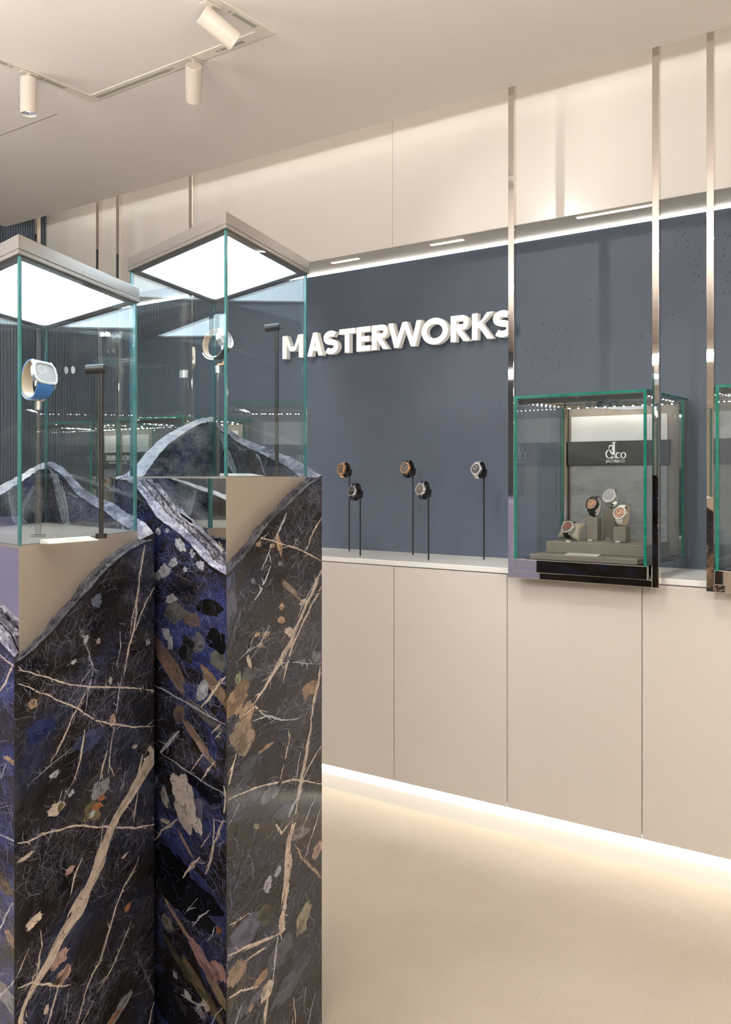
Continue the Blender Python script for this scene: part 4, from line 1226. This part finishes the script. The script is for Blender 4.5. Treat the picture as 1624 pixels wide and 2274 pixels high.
B1R = [(74, 1563, 9, 10, 0, TAN, .8), (251, 1600, 7, 12, 0, PINK, .9), (223, 1752, 20, 19, 0, GREY, .8), (158, 1762, 7, 6, 0, PALE, .7), (121, 1720, 10, 7, 0, PALE, .55),
       (126, 1795, 17, 13, 0, CREAM, .7), (134, 1793, 6, 9, 0, OLIVE, .9), (206, 1802, 13, 27, -30, OLIVE, .9), (216, 1790, 12, 7, 20, RUST, .85), (204, 1809, 7, 7, 0, PALE, .7), (192, 1819, 7, 8, 0, OLIVE, .9), (226, 1773, 9, 5, 30, RUST, .7),
       (299, 1658, 7, 4, 20, CREAM, .8), (284, 2015, 8, 7, 0, RUST, .85), (77, 2045, 16, 13, 0, CREAM, .9), (140, 2168, 19, 17, 0, PINK, .8), (133, 2130, 18, 14, 0, PINK, .6), (128, 2180, 10, 8, 0, OLIVE, .7),
       (262, 2248, 32, 14, -25, GREY, .8), (252, 2262, 20, 5, 0, RUST, .5), (57, 1903, 15, 5, 0, CREAM, .6), (155, 1932, 10, 8, 25, PINK, .7), (277, 1900, 7, 3, 0, CREAM, .9), (103, 2242, 5, 9, 0, CREAM, .8),
       (163, 1470, 7, 5, 0, PALE, .6), (245, 1510, 4, 9, 0, PALE, .6), (218, 1424, 4, 6, 0, CREAM, .6), (328, 1426, 6, 7, 0, PALE, .6), (190, 1420, 6, 8, 20, PALE, .6), (215, 1335, 12, 14, 0, LILAC, .7), (90, 1620, 30, 24, 0, (0.02, 0.03, 0.10), .7), (200, 1640, 34, 20, 0, (0.05, 0.06, 0.12), .6)]
V1L = [([(-15, 1440), (20, 1470), (44, 1490)], 2.2, CREAM), ([(30, 1474), (10, 1520), (-8, 1550)], 2, CREAM), ([(-10, 1850), (20, 1862), (44, 1876)], 2, PALE), ([(28, 2005), (10, 2040), (-5, 2075)], 1.6, PALE), ([(16, 1690), (0, 1730)], 1.6, PALE), ([(44, 2165), (0, 2210)], 2.2, PALE)]
B1L = [(22, 1688, 10, 6, 0, TAN, .8), (15, 2215, 24, 24, 0, GREY, .85), (24, 2085, 12, 14, 30, TAN, .6), (8, 1960, 14, 22, 30, OLIVE, .5)]
V2L = [
    ([(341, 1520), (370, 1535), (400, 1552), (440, 1575), (470, 1592), (506, 1612)], 2.0, PALE),
    ([(357, 1672), (400, 1702), (450, 1735), (506, 1768)], 1.6, PALE),
    ([(340, 1866), (372, 1836), (395, 1818)], 2.4, CREAM), ([(357, 1671), (380, 1645), (398, 1622)], 5, PALE),
    ([(448, 1733), (463, 1710), (478, 1689)], 1.8, CREAM), ([(425, 1712), (440, 1690), (452, 1674)], 1.4, CREAM), ([(497, 1745), (502, 1770), (497, 1805)], 3.6, CREAM),
    ([(457, 1941), (470, 1900), (478, 1870), (497, 1820)], 3.2, CREAM), ([(446, 1880), (468, 1850)], 2, CREAM), ([(478, 1820), (474, 1870)], 3, CREAM), ([(407, 1950), (425, 1925), (443, 1902)], 2.8, CREAM),
    ([(428, 2056), (446, 2036), (466, 2021)], 1.6, PALE), ([(350, 1720), (341, 1760)], 1.5, PALE), ([(470, 1628), (490, 1610)], 2.6, CREAM), ([(478, 1640), (492, 1626)], 2, CREAM),
    ([(410, 2030), (440, 1995)], 1.0, PALE), ([(460, 2090), (474, 2074)], 1.2, PALE), ([(505, 1500), (470, 1545), (448, 1570)], 3.0, CREAM), ([(404, 2210), (440, 2232), (460, 2228)], 2.4, PALE), ([(495, 2235), (470, 2274)], 1.5, PALE),
]
B2L = [(400, 1213, 10, 14, 20, PALE, .95), (365, 1268, 12, 17, -30, PALE, .9), (350, 1280, 8, 9, 0, PALE, .7), (428, 1228, 6, 10, 0, PALE, .75), (385, 1250, 7, 12, -30, PALE, .7), (412, 1265, 5, 6, 0, PALE, .6), (445, 1255, 8, 10, 0, PALE, .6), (352, 1180, 6, 8, 0, PALE, .7), (372, 1178, 4, 5, 0, PALE, .7), (380, 1330, 14, 8, 30, PALE, .7), (370, 1408, 9, 14, 30, PALE, .6), (378, 1428, 6, 14, 0, PALE, .6),
       (390, 1360, 20, 26, -35, (0.12, 0.11, 0.11), .8), (425, 1375, 18, 16, 0, (0.13, 0.10, 0.09), .7), (440, 1430, 14, 22, -20, (0.12, 0.12, 0.13), .75), (485, 1468, 16, 20, 0, (0.11, 0.11, 0.09), .7), (410, 1310, 22, 14, 0, (0.006, 0.007, 0.012), .8), (465, 1350, 26, 18, 0, (0.004, 0.004, 0.004), .85), (480, 1420, 20, 26, 0, (0.006, 0.006, 0.006), .8), (415, 1440, 14, 30, 0, (0.02, 0.018, 0.017), .8),
       (373, 1472, 16, 62, 38, (0.17, 0.12, 0.095), .92), (476, 1520, 13, 50, 38, (0.20, 0.135, 0.085), .92), (450, 1535, 10, 24, -20, PALE, .65), (450, 1585, 40, 10, -25, (0.13, 0.12, 0.12), .7), (395, 1585, 12, 20, -20, (0.15, 0.11, 0.09), .8),
       (444, 1650, 9, 46, 43, (0.26, 0.19, 0.15), .9), (413, 1787, 27, 56, 16, (0.44, 0.40, 0.36), .95), (442, 1795, 8, 24, 0, LILAC, .8), (366, 1770, 8, 22, 10, (0.36, 0.32, 0.30), .8), (370, 1825, 12, 5, 20, CREAM, .6),
       (412, 1875, 4, 24, 40, TAN, .7), (390, 2036, 6, 38, 52, (0.26, 0.19, 0.14), .85), (372, 2050, 14, 16, 0, (0.22, 0.20, 0.17), .6), (398, 1982, 6, 8, 0, TAN, .6), (487, 2065, 5, 8, 0, RUST, .6),
       (450, 2130, 16, 40, 52, (0.30, 0.18, 0.165), .9), (490, 2160, 16, 20, 50, (0.30, 0.18, 0.165), .9), (440, 2185, 14, 55, 55, (0.11, 0.09, 0.05), .85), (485, 2205, 12, 30, 50, (0.20, 0.15, 0.10), .8), (395, 2130, 10, 40, 50, (0.07, 0.06, 0.04), .7), (445, 2247, 12, 12, 0, GREY, .7), (457, 2232, 8, 10, 0, CREAM, .7), (417, 2210, 8, 8, 0, PALE, .6), (390, 2165, 5, 8, 0, PALE, .5),
       (420, 1990, 60, 50, 0, (0.005, 0.005, 0.008), .6), (380, 1930, 34, 40, 0, (0.004, 0.004, 0.006), .8), (450, 1740, 34, 30, 0, (0.005, 0.006, 0.012), .6), (375, 2220, 30, 50, 0, (0.010, 0.011, 0.016), .8)]
V2R = [
    ([(716, 1262), (705, 1285), (692, 1318), (675, 1352), (655, 1398), (643, 1428, 6), (630, 1452, 7), (618, 1476, 7), (603, 1500), (591, 1520), (575, 1545), (561, 1568)], 5.0, CREAM),
    ([(714, 1300), (700, 1330), (682, 1365), (664, 1400), (648, 1436), (636, 1480), (630, 1515)], 2.2, CREAM), ([(700, 1290), (680, 1330), (660, 1372)], 1.2, PALE),
    ([(637, 1139), (622, 1172), (606, 1203)], 2.2, PALE), ([(604, 1208), (592, 1240), (581, 1267)], 1.3, PALE), ([(601, 1257), (590, 1285), (579, 1311), (561, 1338)], 2.0, PALE),
    ([(561, 1198), (580, 1196), (601, 1201), (625, 1208), (650, 1214), (680, 1228), (716, 1248)], 1.7, CREAM), ([(714, 1146), (700, 1172), (680, 1222)], 2.6, CREAM), ([(662, 1192), (650, 1218)], 1.2, PALE), ([(655, 1246), (646, 1262)], 1.2, PALE),
    ([(712, 1480), (706, 1515), (699, 1545), (690, 1598)], 5, CREAM), ([(597, 1390), (580, 1425), (565, 1450)], 1.7, PALE), ([(567, 1405), (555, 1432)], 1.4, PALE),
    ([(691, 1598), (684, 1650), (674, 1710), (664, 1760), (656, 1808)], 5, CREAM), ([(716, 1652), (692, 1690), (671, 1733)], 2.2, CREAM), ([(645, 1628), (634, 1680), (623, 1730)], 1.4, CREAM), ([(672, 1650), (662, 1700), (655, 1745)], 1.2, PALE),
    ([(650, 1830, 8), (644, 1860, 9), (638, 1896, 6), (641, 1926, 10), (636, 1960, 9), (632, 2000, 8), (626, 2040, 11), (622, 2076, 12)], 9, CREAM), ([(655, 1875), (668, 1905), (700, 1935), (716, 1950)], 3.0, TAN), ([(672, 1752), (650, 1790), (640, 1815)], 4, PALE), ([(612, 1830), (625, 1850), (645, 1825)], 3, CREAM),
    ([(506, 2122), (540, 2108), (576, 2092), (600, 2080), (623, 2072)], 4, CREAM), ([(508, 2055), (530, 2042), (548, 2030)], 1.6, CREAM), ([(545, 2135), (570, 2115), (590, 2105)], 3, CREAM),
    ([(506, 1776), (543, 1760), (565, 1750), (585, 1745), (623, 1736), (656, 1733), (716, 1740)], 2.0, CREAM), ([(525, 1674), (516, 1710), (508, 1742)], 2.8, CREAM), ([(530, 1785), (510, 1830)], 1.4, PALE),
    ([(593, 2216), (590, 2245), (587, 2280)], 4, CREAM), ([(508, 2215), (535, 2198), (575, 2190)], 2.5, CREAM), ([(714, 1790), (698, 1836), (682, 1886)], 1.7, CREAM), ([(703, 1762), (688, 1800), (671, 1838)], 1.6, CREAM),
    ([(617, 2080), (610, 2130), (606, 2180)], 2.2, PALE), ([(700, 2205), (690, 2240), (685, 2274)], 1.4, PALE), ([(680, 2190), (674, 2230)], 1.2, PALE), ([(535, 2235), (520, 2280)], 2, PALE), ([(652, 2215), (655, 2274)], 2.2, CREAM), ([(712, 2270), (704, 2285)], 4, CREAM),
    ([(524, 1470), (560, 1440), (600, 1420)], .9, PALE), ([(590, 1480), (640, 1470), (712, 1475)], 1.0, PALE), ([(560, 1600), (590, 1590), (620, 1600), (660, 1596)], 2.0, PALE), ([(540, 1590), (565, 1570), (590, 1590)], 2.0, CREAM),
]
B2R = [(620, 1208, 5, 24, -10, TAN, .85), (647, 1310, 5, 32, -38, (0.22, 0.17, 0.13), .8), (575, 1209, 5, 6, 0, TAN, .8), (605, 1211, 6, 5, 0, TAN, .8), (674, 1337, 8, 7, 0, CREAM, .9), (625, 1347, 6, 7, 0, TAN, .85), (625, 1377, 6, 10, -30, TAN, .85), (572, 1409, 6, 5, 0, TAN, .8), (591, 1409, 7, 6, 0, TAN, .85), (642, 1402, 7, 11, -25, CREAM, .9), (580, 1434, 4, 5, 0, TAN, .7), (622, 1251, 5, 6, 0, GREY, .6), (562, 1290, 4, 6, 0, GREY, .6), (553, 1470, 4, 14, -10, CREAM, .8),
       (513, 1330, 11, 52, 0, (0.075, 0.075, 0.11), .8), (512, 1280, 9, 30, 0, (0.06, 0.07, 0.14), .7), (529, 1508, 6, 13, 0, GREEN, .7), (552, 1500, 14, 18, 0, (0.075, 0.075, 0.075), .7), (525, 1555, 22, 36, 20, (0.25, 0.17, 0.11), .9), (548, 1580, 14, 22, 0, TAN, .6), (688, 1530, 16, 16, 0, TAN, .5), (672, 1472, 5, 6, 0, GREY, .8), (702, 1458, 10, 12, 0, GREY, .6),
       (540, 1635, 24, 36, -10, (0.24, 0.185, 0.14), .92), (586, 1664, 20, 5, -6, TAN, .8), (558, 1700, 20, 24, 0, (0.05, 0.055, 0.075), .7), (600, 1760, 20, 18, 40, LILAC, .8), (540, 1790, 40, 22, 0, (0.04, 0.042, 0.075), .8), (632, 1800, 26, 14, 35, (0.05, 0.05, 0.10), .7), (570, 1836, 4, 8, -30, GREEN, .7), (705, 1888, 11, 15, 0, PINK, .8), (665, 1850, 24, 10, 40, GREY, .5), (595, 1965, 9, 15, 0, PALE, .7), (617, 1935, 7, 9, 0, PALE, .7),
       (545, 2070, 36, 30, 0, (0.085, 0.085, 0.125), .9), (592, 2030, 14, 26, -20, (0.07, 0.065, 0.045), .8), (674, 2038, 16, 29, 10, (0.24, 0.225, 0.165), .9), (625, 2110, 26, 24, 0, (0.09, 0.085, 0.105), .8), (650, 2170, 40, 30, 0, (0.075, 0.078, 0.105), .8), (579, 2174, 16, 11, 0, (0.32, 0.21, 0.13), .85), (593, 2200, 14, 17, 0, CREAM, .92), (525, 2160, 18, 24, -30, (0.24, 0.175, 0.135), .85), (565, 2220, 16, 12, -20, LILAC, .8), (527, 2200, 22, 10, -40, (0.08, 0.07, 0.045), .7), (557, 2240, 5, 7, 0, TAN, .6), (542, 2245, 8, 10, 0, LILAC, .6), (640, 2150, 12, 14, 0, (0.02, 0.02, 0.035), .6)]


def pedestal(lab, fpx, dep, angR, angL, lenR, lenL, ztop, prof, mats_spec, gl_h, cap_h, seed):
    u = (fpx - CX) / F_PX
    Fp = cw(u * dep, dep)
    aR, aL = math.radians(angR), math.radians(angL)
    dR = cw(math.sin(aR), math.cos(aR)); dL = cw(math.sin(aL), math.cos(aL))
    Rp = Fp + dR * lenR; Lp = Fp + dL * lenL; Bp = Rp + dL * lenL
    inner = [Fp, Rp, Bp, Lp]                   # counter-clockwise seen from above
    th = 0.03
    outer = offset_poly(inner, th)
    inn = offset_poly(inner, 0.001)
    ctr = (Fp + Bp) / 2
    e = empty('display_pedestal', (ctr.x, ctr.y, 0)); tag(e, lab, 'pedestal', 'stone display pedestals')
    # mirrored steel core and its top plate
    b = MB(); b.prism(inner, 0.0, ztop - 0.004); b.build('steel_core', M_['steel'], e)
    b = MB(); b.prism(offset_poly(inner, -0.0005), ztop - 0.004, ztop); b.build('top_plate', M_['taupe_top'], e)
    cc_ = [inner[0], inner[1], inner[1] + (inner[1] - inner[2]).normalized() * 0.0008, inner[0] + (inner[1] - inner[2]).normalized() * 0.0008]
    b = MB(); b.prism(cc_[::-1], 0.0, ztop - 0.001); b.build('satin_panel', M_['satin'], e)
    faces = {}
    # front faces measured on their outer plane, rear ones on their inner plane
    faces['FR'] = Face(outer[0], outer[1], fpx + 10, fpx + 150)
    faces['FL'] = Face(outer[0], outer[3], fpx - 10, fpx - 120)
    faces['BR'] = Face(inn[1], inn[2], fpx + 10, fpx + 100)
    faces['BL'] = Face(inn[3], inn[2], fpx - 10, fpx - 100)
    ends = {'FR': (outer[0], outer[1], inn[0], inn[1]), 'FL': (outer[0], outer[3], inn[0], inn[3]),
            'BR': (outer[1], outer[2], inn[1], inn[2]), 'BL': (outer[3], outer[2], inn[3], inn[2])}
    rn = random.Random(seed)
    for key in ('FR', 'FL', 'BR', 'BL'):
        fc = faces[key]; oa, ob, ia, ib = ends[key]
        p_out = [(fc.hit(px, py)[0] / fc.len, fc.hit(px, py)[1]) for px, py in prof[key][0]]
        p_out.sort()
        if key in ('FR', 'FL'):
            fi = Face(ia, ib, fpx + (10 if key == 'FR' else -10), fpx + (100 if key == 'FR' else -100))
            p_in = sorted((fi.hit(px, py)[0] / fi.len, fi.hit(px, py)[1]) for px, py in prof[key][1])
        else:
            p_in = [(f, z - prof[key][1]) for f, z in p_out]
        n = 150
        rows = 9
        zo = []; grid = []
        for i in range(n + 1):
            f = i / n
            po = oa.lerp(ob, f); pi_ = ia.lerp(ib, f)
            ho = interp(p_out, f); hi = interp(p_in, f)
            q3 = Vector((po.x * 40, po.y * 40, seed))
            ho += 0.0022 * mnoise.noise(q3) + 0.0012 * mnoise.noise(q3 * 3.1)
            hi += 0.003 * mnoise.noise(q3 * 1.3 + Vector((5, 5, 5))) + 0.0015 * mnoise.noise(q3 * 3.7)
            row = []
            for r in range(rows + 1):
                t = r / rows
                p = po.lerp(pi_, t); z = ho + (hi - ho) * (t ** 0.8)
                if 0 < r < rows:
                    z += 0.0045 * mnoise.noise(Vector((p.x * 90, p.y * 90, seed + r * 3))) + 0.003 * mnoise.noise(Vector((p.x * 220, p.y * 220, seed)))
                if r == 4 and key in ('FR', 'FL'): z -= 0.010 + 0.005 * mnoise.noise(Vector((f * 25, 3, seed)))
                row.append(Vector((p.x, p.y, z)))
            grid.append(row)
        b = MB(); L_o = (ob - oa).length
        for i in range(n + 1):
            f = i / n; po = oa.lerp(ob, f); pi_ = ia.lerp(ib, f)
            s_ = f * (L_o if key in ('FR', 'FL') else fc.len)
            for v in (Vector((po.x, po.y, 0)), grid[i][0], Vector((pi_.x, pi_.y, 0)), grid[i][rows]):
                b.uv[len(b.v)] = (s_, v.z); b.v.append(v)
        flip = key in ('FL', 'BL')
        for i in range(n):
            k = 4 * i
            for q in ((k, k + 4, k + 5, k + 1), (k + 2, k + 3, k + 7, k + 6)):
                b.f.append(list(q if not flip else q[::-1])); b.m.append(0)
        for k in (0, 4 * n):
            b.f.append([k, k + 1, k + 3, k + 2]); b.m.append(0)
        vv, bl, blue, webs, pale = mats_spec[key]
        sd_ = seed + {'FR': 0, 'FL': 2.3, 'BR': 4.1, 'BL': 6.7}[key]
        m = stone('sodalite_' + key + str(seed), fc, blue, sd_, webs, pale)
        so = b.build('stone_slab', m, e)
        front = key in ('FR', 'FL')
        nv = Vector((fc.e.y, -fc.e.x))
        if (nv.dot(fc.p0 - ctr) > 0) != front: nv = -nv
        tab = p_out if front else p_in
        inlays(so, fc, nv, lambda f, tab=tab: interp(tab, f), vv, bl, blue, sd_, fibres=int((4600 if front else 800) * webs), zlow=0.0 if front else ztop - 0.02)
        b = MB(); vs = [p for row in grid for p in row]; W_ = rows + 1; fs = []
        for i in range(n):
            for r in range(rows):
                q = (i * W_ + r, (i + 1) * W_ + r, (i + 1) * W_ + r + 1, i * W_ + r + 1)
                fs.append(q if not flip else q[::-1])
        b.add(vs, fs); b.build('broken_edge', M_['edge_dark'] if key == 'FR' else M_['edge_pale'] if key == 'BL' else M_['edge'], so)  # front-right edge coloured as shaded, rear-left edge as lit by the cap
    # glass
    zg = ztop + gl_h; g = 0.007
    gi = offset_poly(inner, -0.0015); gj = offset_poly(inner, -0.0015 - g)
    for i in range(4):
        j = (i + 1) % 4
        d = (gi[j] - gi[i]).normalized() * 0.006
        b = MB(); b.prism([gi[i] + d, gi[j] - d, gj[j] - d * 0.6, gj[i] + d * 0.6], ztop, zg); b.build('glass_pane', M_['glass'], e)
    for i in range(4):
        d0 = (gi[i - 1] - gi[i]).normalized(); d1 = (gi[(i + 1) % 4] - gi[i]).normalized()
        w_ = 0.0075
        b = MB(); b.prism([gi[i], gi[i] + d1 * w_, gj[i], gi[i] + d0 * w_], ztop, zg); b.build('glass_edge', M_['teal'] , e)
    # cap with its light panel
    co = offset_poly(inner, 0.003); ci = offset_poly(inner, -0.024)
    b = MB(); b.ring(co, ci, zg, zg + 0.008); b.prism(co, zg + 0.008, zg + cap_h); b.build('cap', M_['steel_cap'], e, bevel=0.0012)
    b = MB(); b.prism(offset_poly(inner, -0.0245), zg + 0.0045, zg + 0.0075); b.build('light_panel', M_['cap_panel'], e)
    return dict(F=Fp, dR=dR, dL=dL, ztop=ztop, e=e)


prof2 = {
    'FR': ([(507, 1273), (520, 1260), (535, 1245), (558, 1217), (586, 1177), (614, 1143), (645, 1118), (665, 1098), (690, 1074), (712, 1062)],
           [(505, 1251), (529, 1224), (555, 1197), (560, 1180), (583, 1158), (606, 1135), (628, 1107), (654, 1084), (682, 1060), (700, 1058)]),
    'FL': ([(503, 1277), (475, 1262), (450, 1240), (422, 1206), (393, 1180), (348, 1149), (325, 1112), (300, 1078), (278, 1064)],
           [(501, 1258), (475, 1243), (461, 1220), (439, 1200), (405, 1166), (373, 1141), (337, 1098), (307, 1064), (290, 1058)]),
    'BR': ([(473, 924), (491, 944), (507, 951), (526, 968), (552, 981), (580, 993), (606, 1007), (634, 1019), (657, 1036), (671, 1048), (684, 1056)], 0.016),
    'BL': ([(289, 1060), (305, 1054), (322, 1039), (345, 1005), (373, 973), (399, 954), (427, 937), (450, 926), (473, 923)], 0.016)}
prof1 = {
    'FR': ([(41, 1468), (74, 1444), (111, 1407), (142, 1370), (169, 1338), (200, 1306), (227, 1275), (264, 1240), (290, 1219), (330, 1201), (341, 1199)],
           [(43, 1453), (53, 1444), (90, 1409), (116, 1372), (142, 1346), (169, 1314), (179, 1293), (206, 1267), (224, 1248), (251, 1227), (274, 1211), (300, 1199)]),
    'FL': ([(39, 1468), (20, 1446), (0, 1424), (-40, 1380), (-90, 1330), (-140, 1280), (-200, 1235), (-260, 1200)],
           [(41, 1450), (26, 1412), (0, 1385), (-40, 1340), (-90, 1290), (-140, 1245), (-190, 1210), (-240, 1190)]),
    'BR': ([(103, 1024), (113, 1025), (132, 1037), (150, 1058), (169, 1082), (200, 1106), (230, 1119), (253, 1138), (269, 1148), (288, 1160), (298, 1172), (306, 1184)], 0.014),
    'BL': ([(103, 1024), (90, 1028), (76, 1035), (50, 1053), (24, 1069), (0, 1085), (-40, 1110), (-90, 1145), (-140, 1175), (-190, 1195)], 0.016)}
VB2R = [([(488, 935, 6), (500, 985, 8), (512, 1030, 10), (528, 1062, 9)], 8, PALE), ([(560, 990), (580, 1025), (592, 1062)], 1.8, PALE), ([(520, 985), (540, 1000), (560, 990), (590, 1000)], 1.2, PALE), ([(645, 1030), (660, 1050), (668, 1062)], 3, PALE)]
VB1R = [([(108, 1030, 5), (125, 1060, 9), (138, 1120, 11), (150, 1190, 10)], 9, PALE), ([(253, 1145, 3), (270, 1165, 3), (280, 1195, 3)], 3, PALE), ([(150, 1095), (170, 1105), (185, 1100)], 1.2, PALE)]
VB1L = [([(20, 1090, 6), (35, 1150, 12), (70, 1190, 14)], 8, PALE), ([(75, 1080, 4), (60, 1110, 8), (45, 1140, 10)], 6, PALE)]
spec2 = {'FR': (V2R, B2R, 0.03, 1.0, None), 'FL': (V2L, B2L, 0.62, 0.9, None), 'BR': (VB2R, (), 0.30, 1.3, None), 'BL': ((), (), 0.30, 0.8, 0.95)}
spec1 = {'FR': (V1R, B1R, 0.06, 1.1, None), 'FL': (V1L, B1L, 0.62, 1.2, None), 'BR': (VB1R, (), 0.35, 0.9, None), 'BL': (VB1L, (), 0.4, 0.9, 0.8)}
ped2 = pedestal('tall sodalite stone pedestal with lit glass top beside the cream cabinets', 502, 1.79, 18.5, -37.5, 0.428, 0.474, 1.350, prof2, spec2, 0.489, 0.0325, 3)
ped1 = pedestal('lower sodalite stone pedestal with lit glass top at the left picture edge', 42, 1.50, 12.1, -42.0, 0.432, 0.4755, 1.235, prof1, spec1, 0.482, 0.0325, 11)


def rod_stand(x, y, z0, z1, lab):
    e = empty('rod_stand', (x, y, z0)); tag(e, lab, 'stand', 'clear watch rods')
    b = MB(); b.cyl((x, y, z0), (x, y, z0 + 0.004), 0.014, 24); b.build('foot', M_['acrylic'], e, smooth=True)
    b = MB(); b.cyl((x, y, z0 + 0.004), (x, y, z1 - 0.016), 0.0062, 20); b.build('rod', M_['acrylic'], e, smooth=True)
    b = MB(); b.cyl((x, y, z1 - 0.016), (x, y, z1), 0.0064, 20); b.build('collar', M_['silver'], e, smooth=True)
    b = MB(); b.cyl((x, y, z1), (x, y, z1 + 0.004), 0.0025, 8)
    rt = Vector((CA, SA, 0)) * 0.012
    b.tube([(x, y, z1 + 0.004), (x + rt.x, y + rt.y, z1 + 0.004), (x + rt.x, y + rt.y, z1 + 0.011)], 0.0018, 8); b.build('hook', M_['gold'], e)
    return e


def mini_spot(x, y, z0, z1, d, lab, target, watts):
    e = empty('mini_spotlight', (x, y, z0)); tag(e, lab, 'spotlight', 'black mini spotlights')
    b = MB(); b.cyl((x, y, z0), (x, y, z0 + 0.009), 0.0105, 24); b.build('foot', M_['black'], e, smooth=True)
    b = MB(); b.cyl((x, y, z0 + 0.009), (x, y, z1 - 0.008), 0.0044, 16); b.build('pole', M_['black'], e, smooth=True)
    d = Vector(d).normalized(); c = Vector((x, y, z1)); a = c - d * 0.008; f = c + d * 0.028
    Mx = Matrix.Translation(a) @ d.to_track_quat('Z', 'Y').to_matrix().to_4x4()
    b = MB(); b.lathe([(0.0001, 0), (0.0075, 0), (0.0088, 0.0015), (0.0088, 0.036), (0.0078, 0.036), (0.0072, 0.033)], 24, Mx, cap=False); b.build('head', M_['black'], e, smooth=True)
    b = MB(); b.lathe([(0.0001, 0.0335), (0.0073, 0.0335)], 20, Mx, cap=False); b.build('lens', M_['lens_lit'], e)
    ld = bpy.data.lights.new('mini_beam', 'SPOT'); ld.energy = watts; ld.spot_size = math.radians(34); ld.spot_blend = 0.6; ld.shadow_soft_size = 0.005
    lo = bpy.data.objects.new('beam', ld); C.objects.link(lo); lo.parent = e
    p = f + d * 0.004; dd = (Vector(target) - p).normalized()
    lo.matrix_local = WORLD[e.name].inverted() @ (Matrix.Translation(p) @ (-dd).to_track_quat('Z', 'Y').to_matrix().to_4x4())


def cdir(lat, dep, z):      # direction from camera-relative components
    q = cw(lat, dep); return Vector((q.x, q.y, z))


# pedestal 1 contents
z1p = ped1['ztop']
P = at_depth(85, 900, 1.73); wc = at_depth(101, 828, 1.715)
rod_stand(P.x, P.y, z1p, at_depth(85, 892, 1.73).z, 'clear acrylic rod holding the blue watch')
watch('wrist_watch', 'cushion shaped silver watch on a sky blue strap in the left pedestal', 'watches in the pedestals', wc, cdir(0.78, -0.58, 0.40), up=cdir(-0.1, 0.2, 1), r=0.0235, shape='tonneau', case='silver', dial='dial_silver', strap='blue_strap', lining='beige', ry=0.037, dep=0.066, sw=0.038, sw1=0.024, thick=0.010, sub=1, clasp='silver')
S = at_depth(225, 1000, 1.69); T = at_depth(228, 819, 1.69)
mini_spot(S.x, S.y, z1p, T.z, cdir(-1, 0.05, -0.05), 'black mini spotlight on a thin pole in the left pedestal', wc, 0.10)
A = on_z(112, 1208.5, z1p + 0.0003); Bq = on_z(219, 1200, z1p + 0.0003)
info_card(A, Bq, 0.026, z1p, 'white information card at the foot of the blue watch rod', rise=0.007)
# pedestal 2 contents
z2p = ped2['ztop']
P = at_depth(484, 850, 2.06); wc = at_depth(503, 752, 2.055)
rod_stand(P.x, P.y, z2p, at_depth(484, 813, 2.06).z, 'clear acrylic rod holding the round watch in the taller pedestal')
watch('wrist_watch', 'round silver watch on a brown and black strap in the taller pedestal', 'watches in the pedestals', wc, cdir(0.86, -0.50, 0.36), up=cdir(-0.1, 0.2, 1), r=0.0225, shape='round', case='silver', dial='dial_silver', strap='black_leather', lining='beige', ry=0.034, dep=0.066, sw=0.022, sw1=0.019, thick=0.012, sub=2, clasp='silver')
S = at_depth(615, 1000, 2.12); T = at_depth(612, 726, 2.12)
mini_spot(S.x, S.y, z2p, T.z, cdir(-1, 0.05, -0.12), 'black mini spotlight on a thin pole in the taller pedestal', wc, 0.10)
q = ped2['F'] + ped2['dR'] * 0.05 + ped2['dL'] * 0.018; q2 = ped2['F'] + ped2['dR'] * 0.20 + ped2['dL'] * 0.018
info_card((q.x, q.y, z2p + 0.0003), (q2.x, q2.y, z2p + 0.0003), 0.03, z2p, 'white information card at the foot of the round watch rod', rise=0.006)
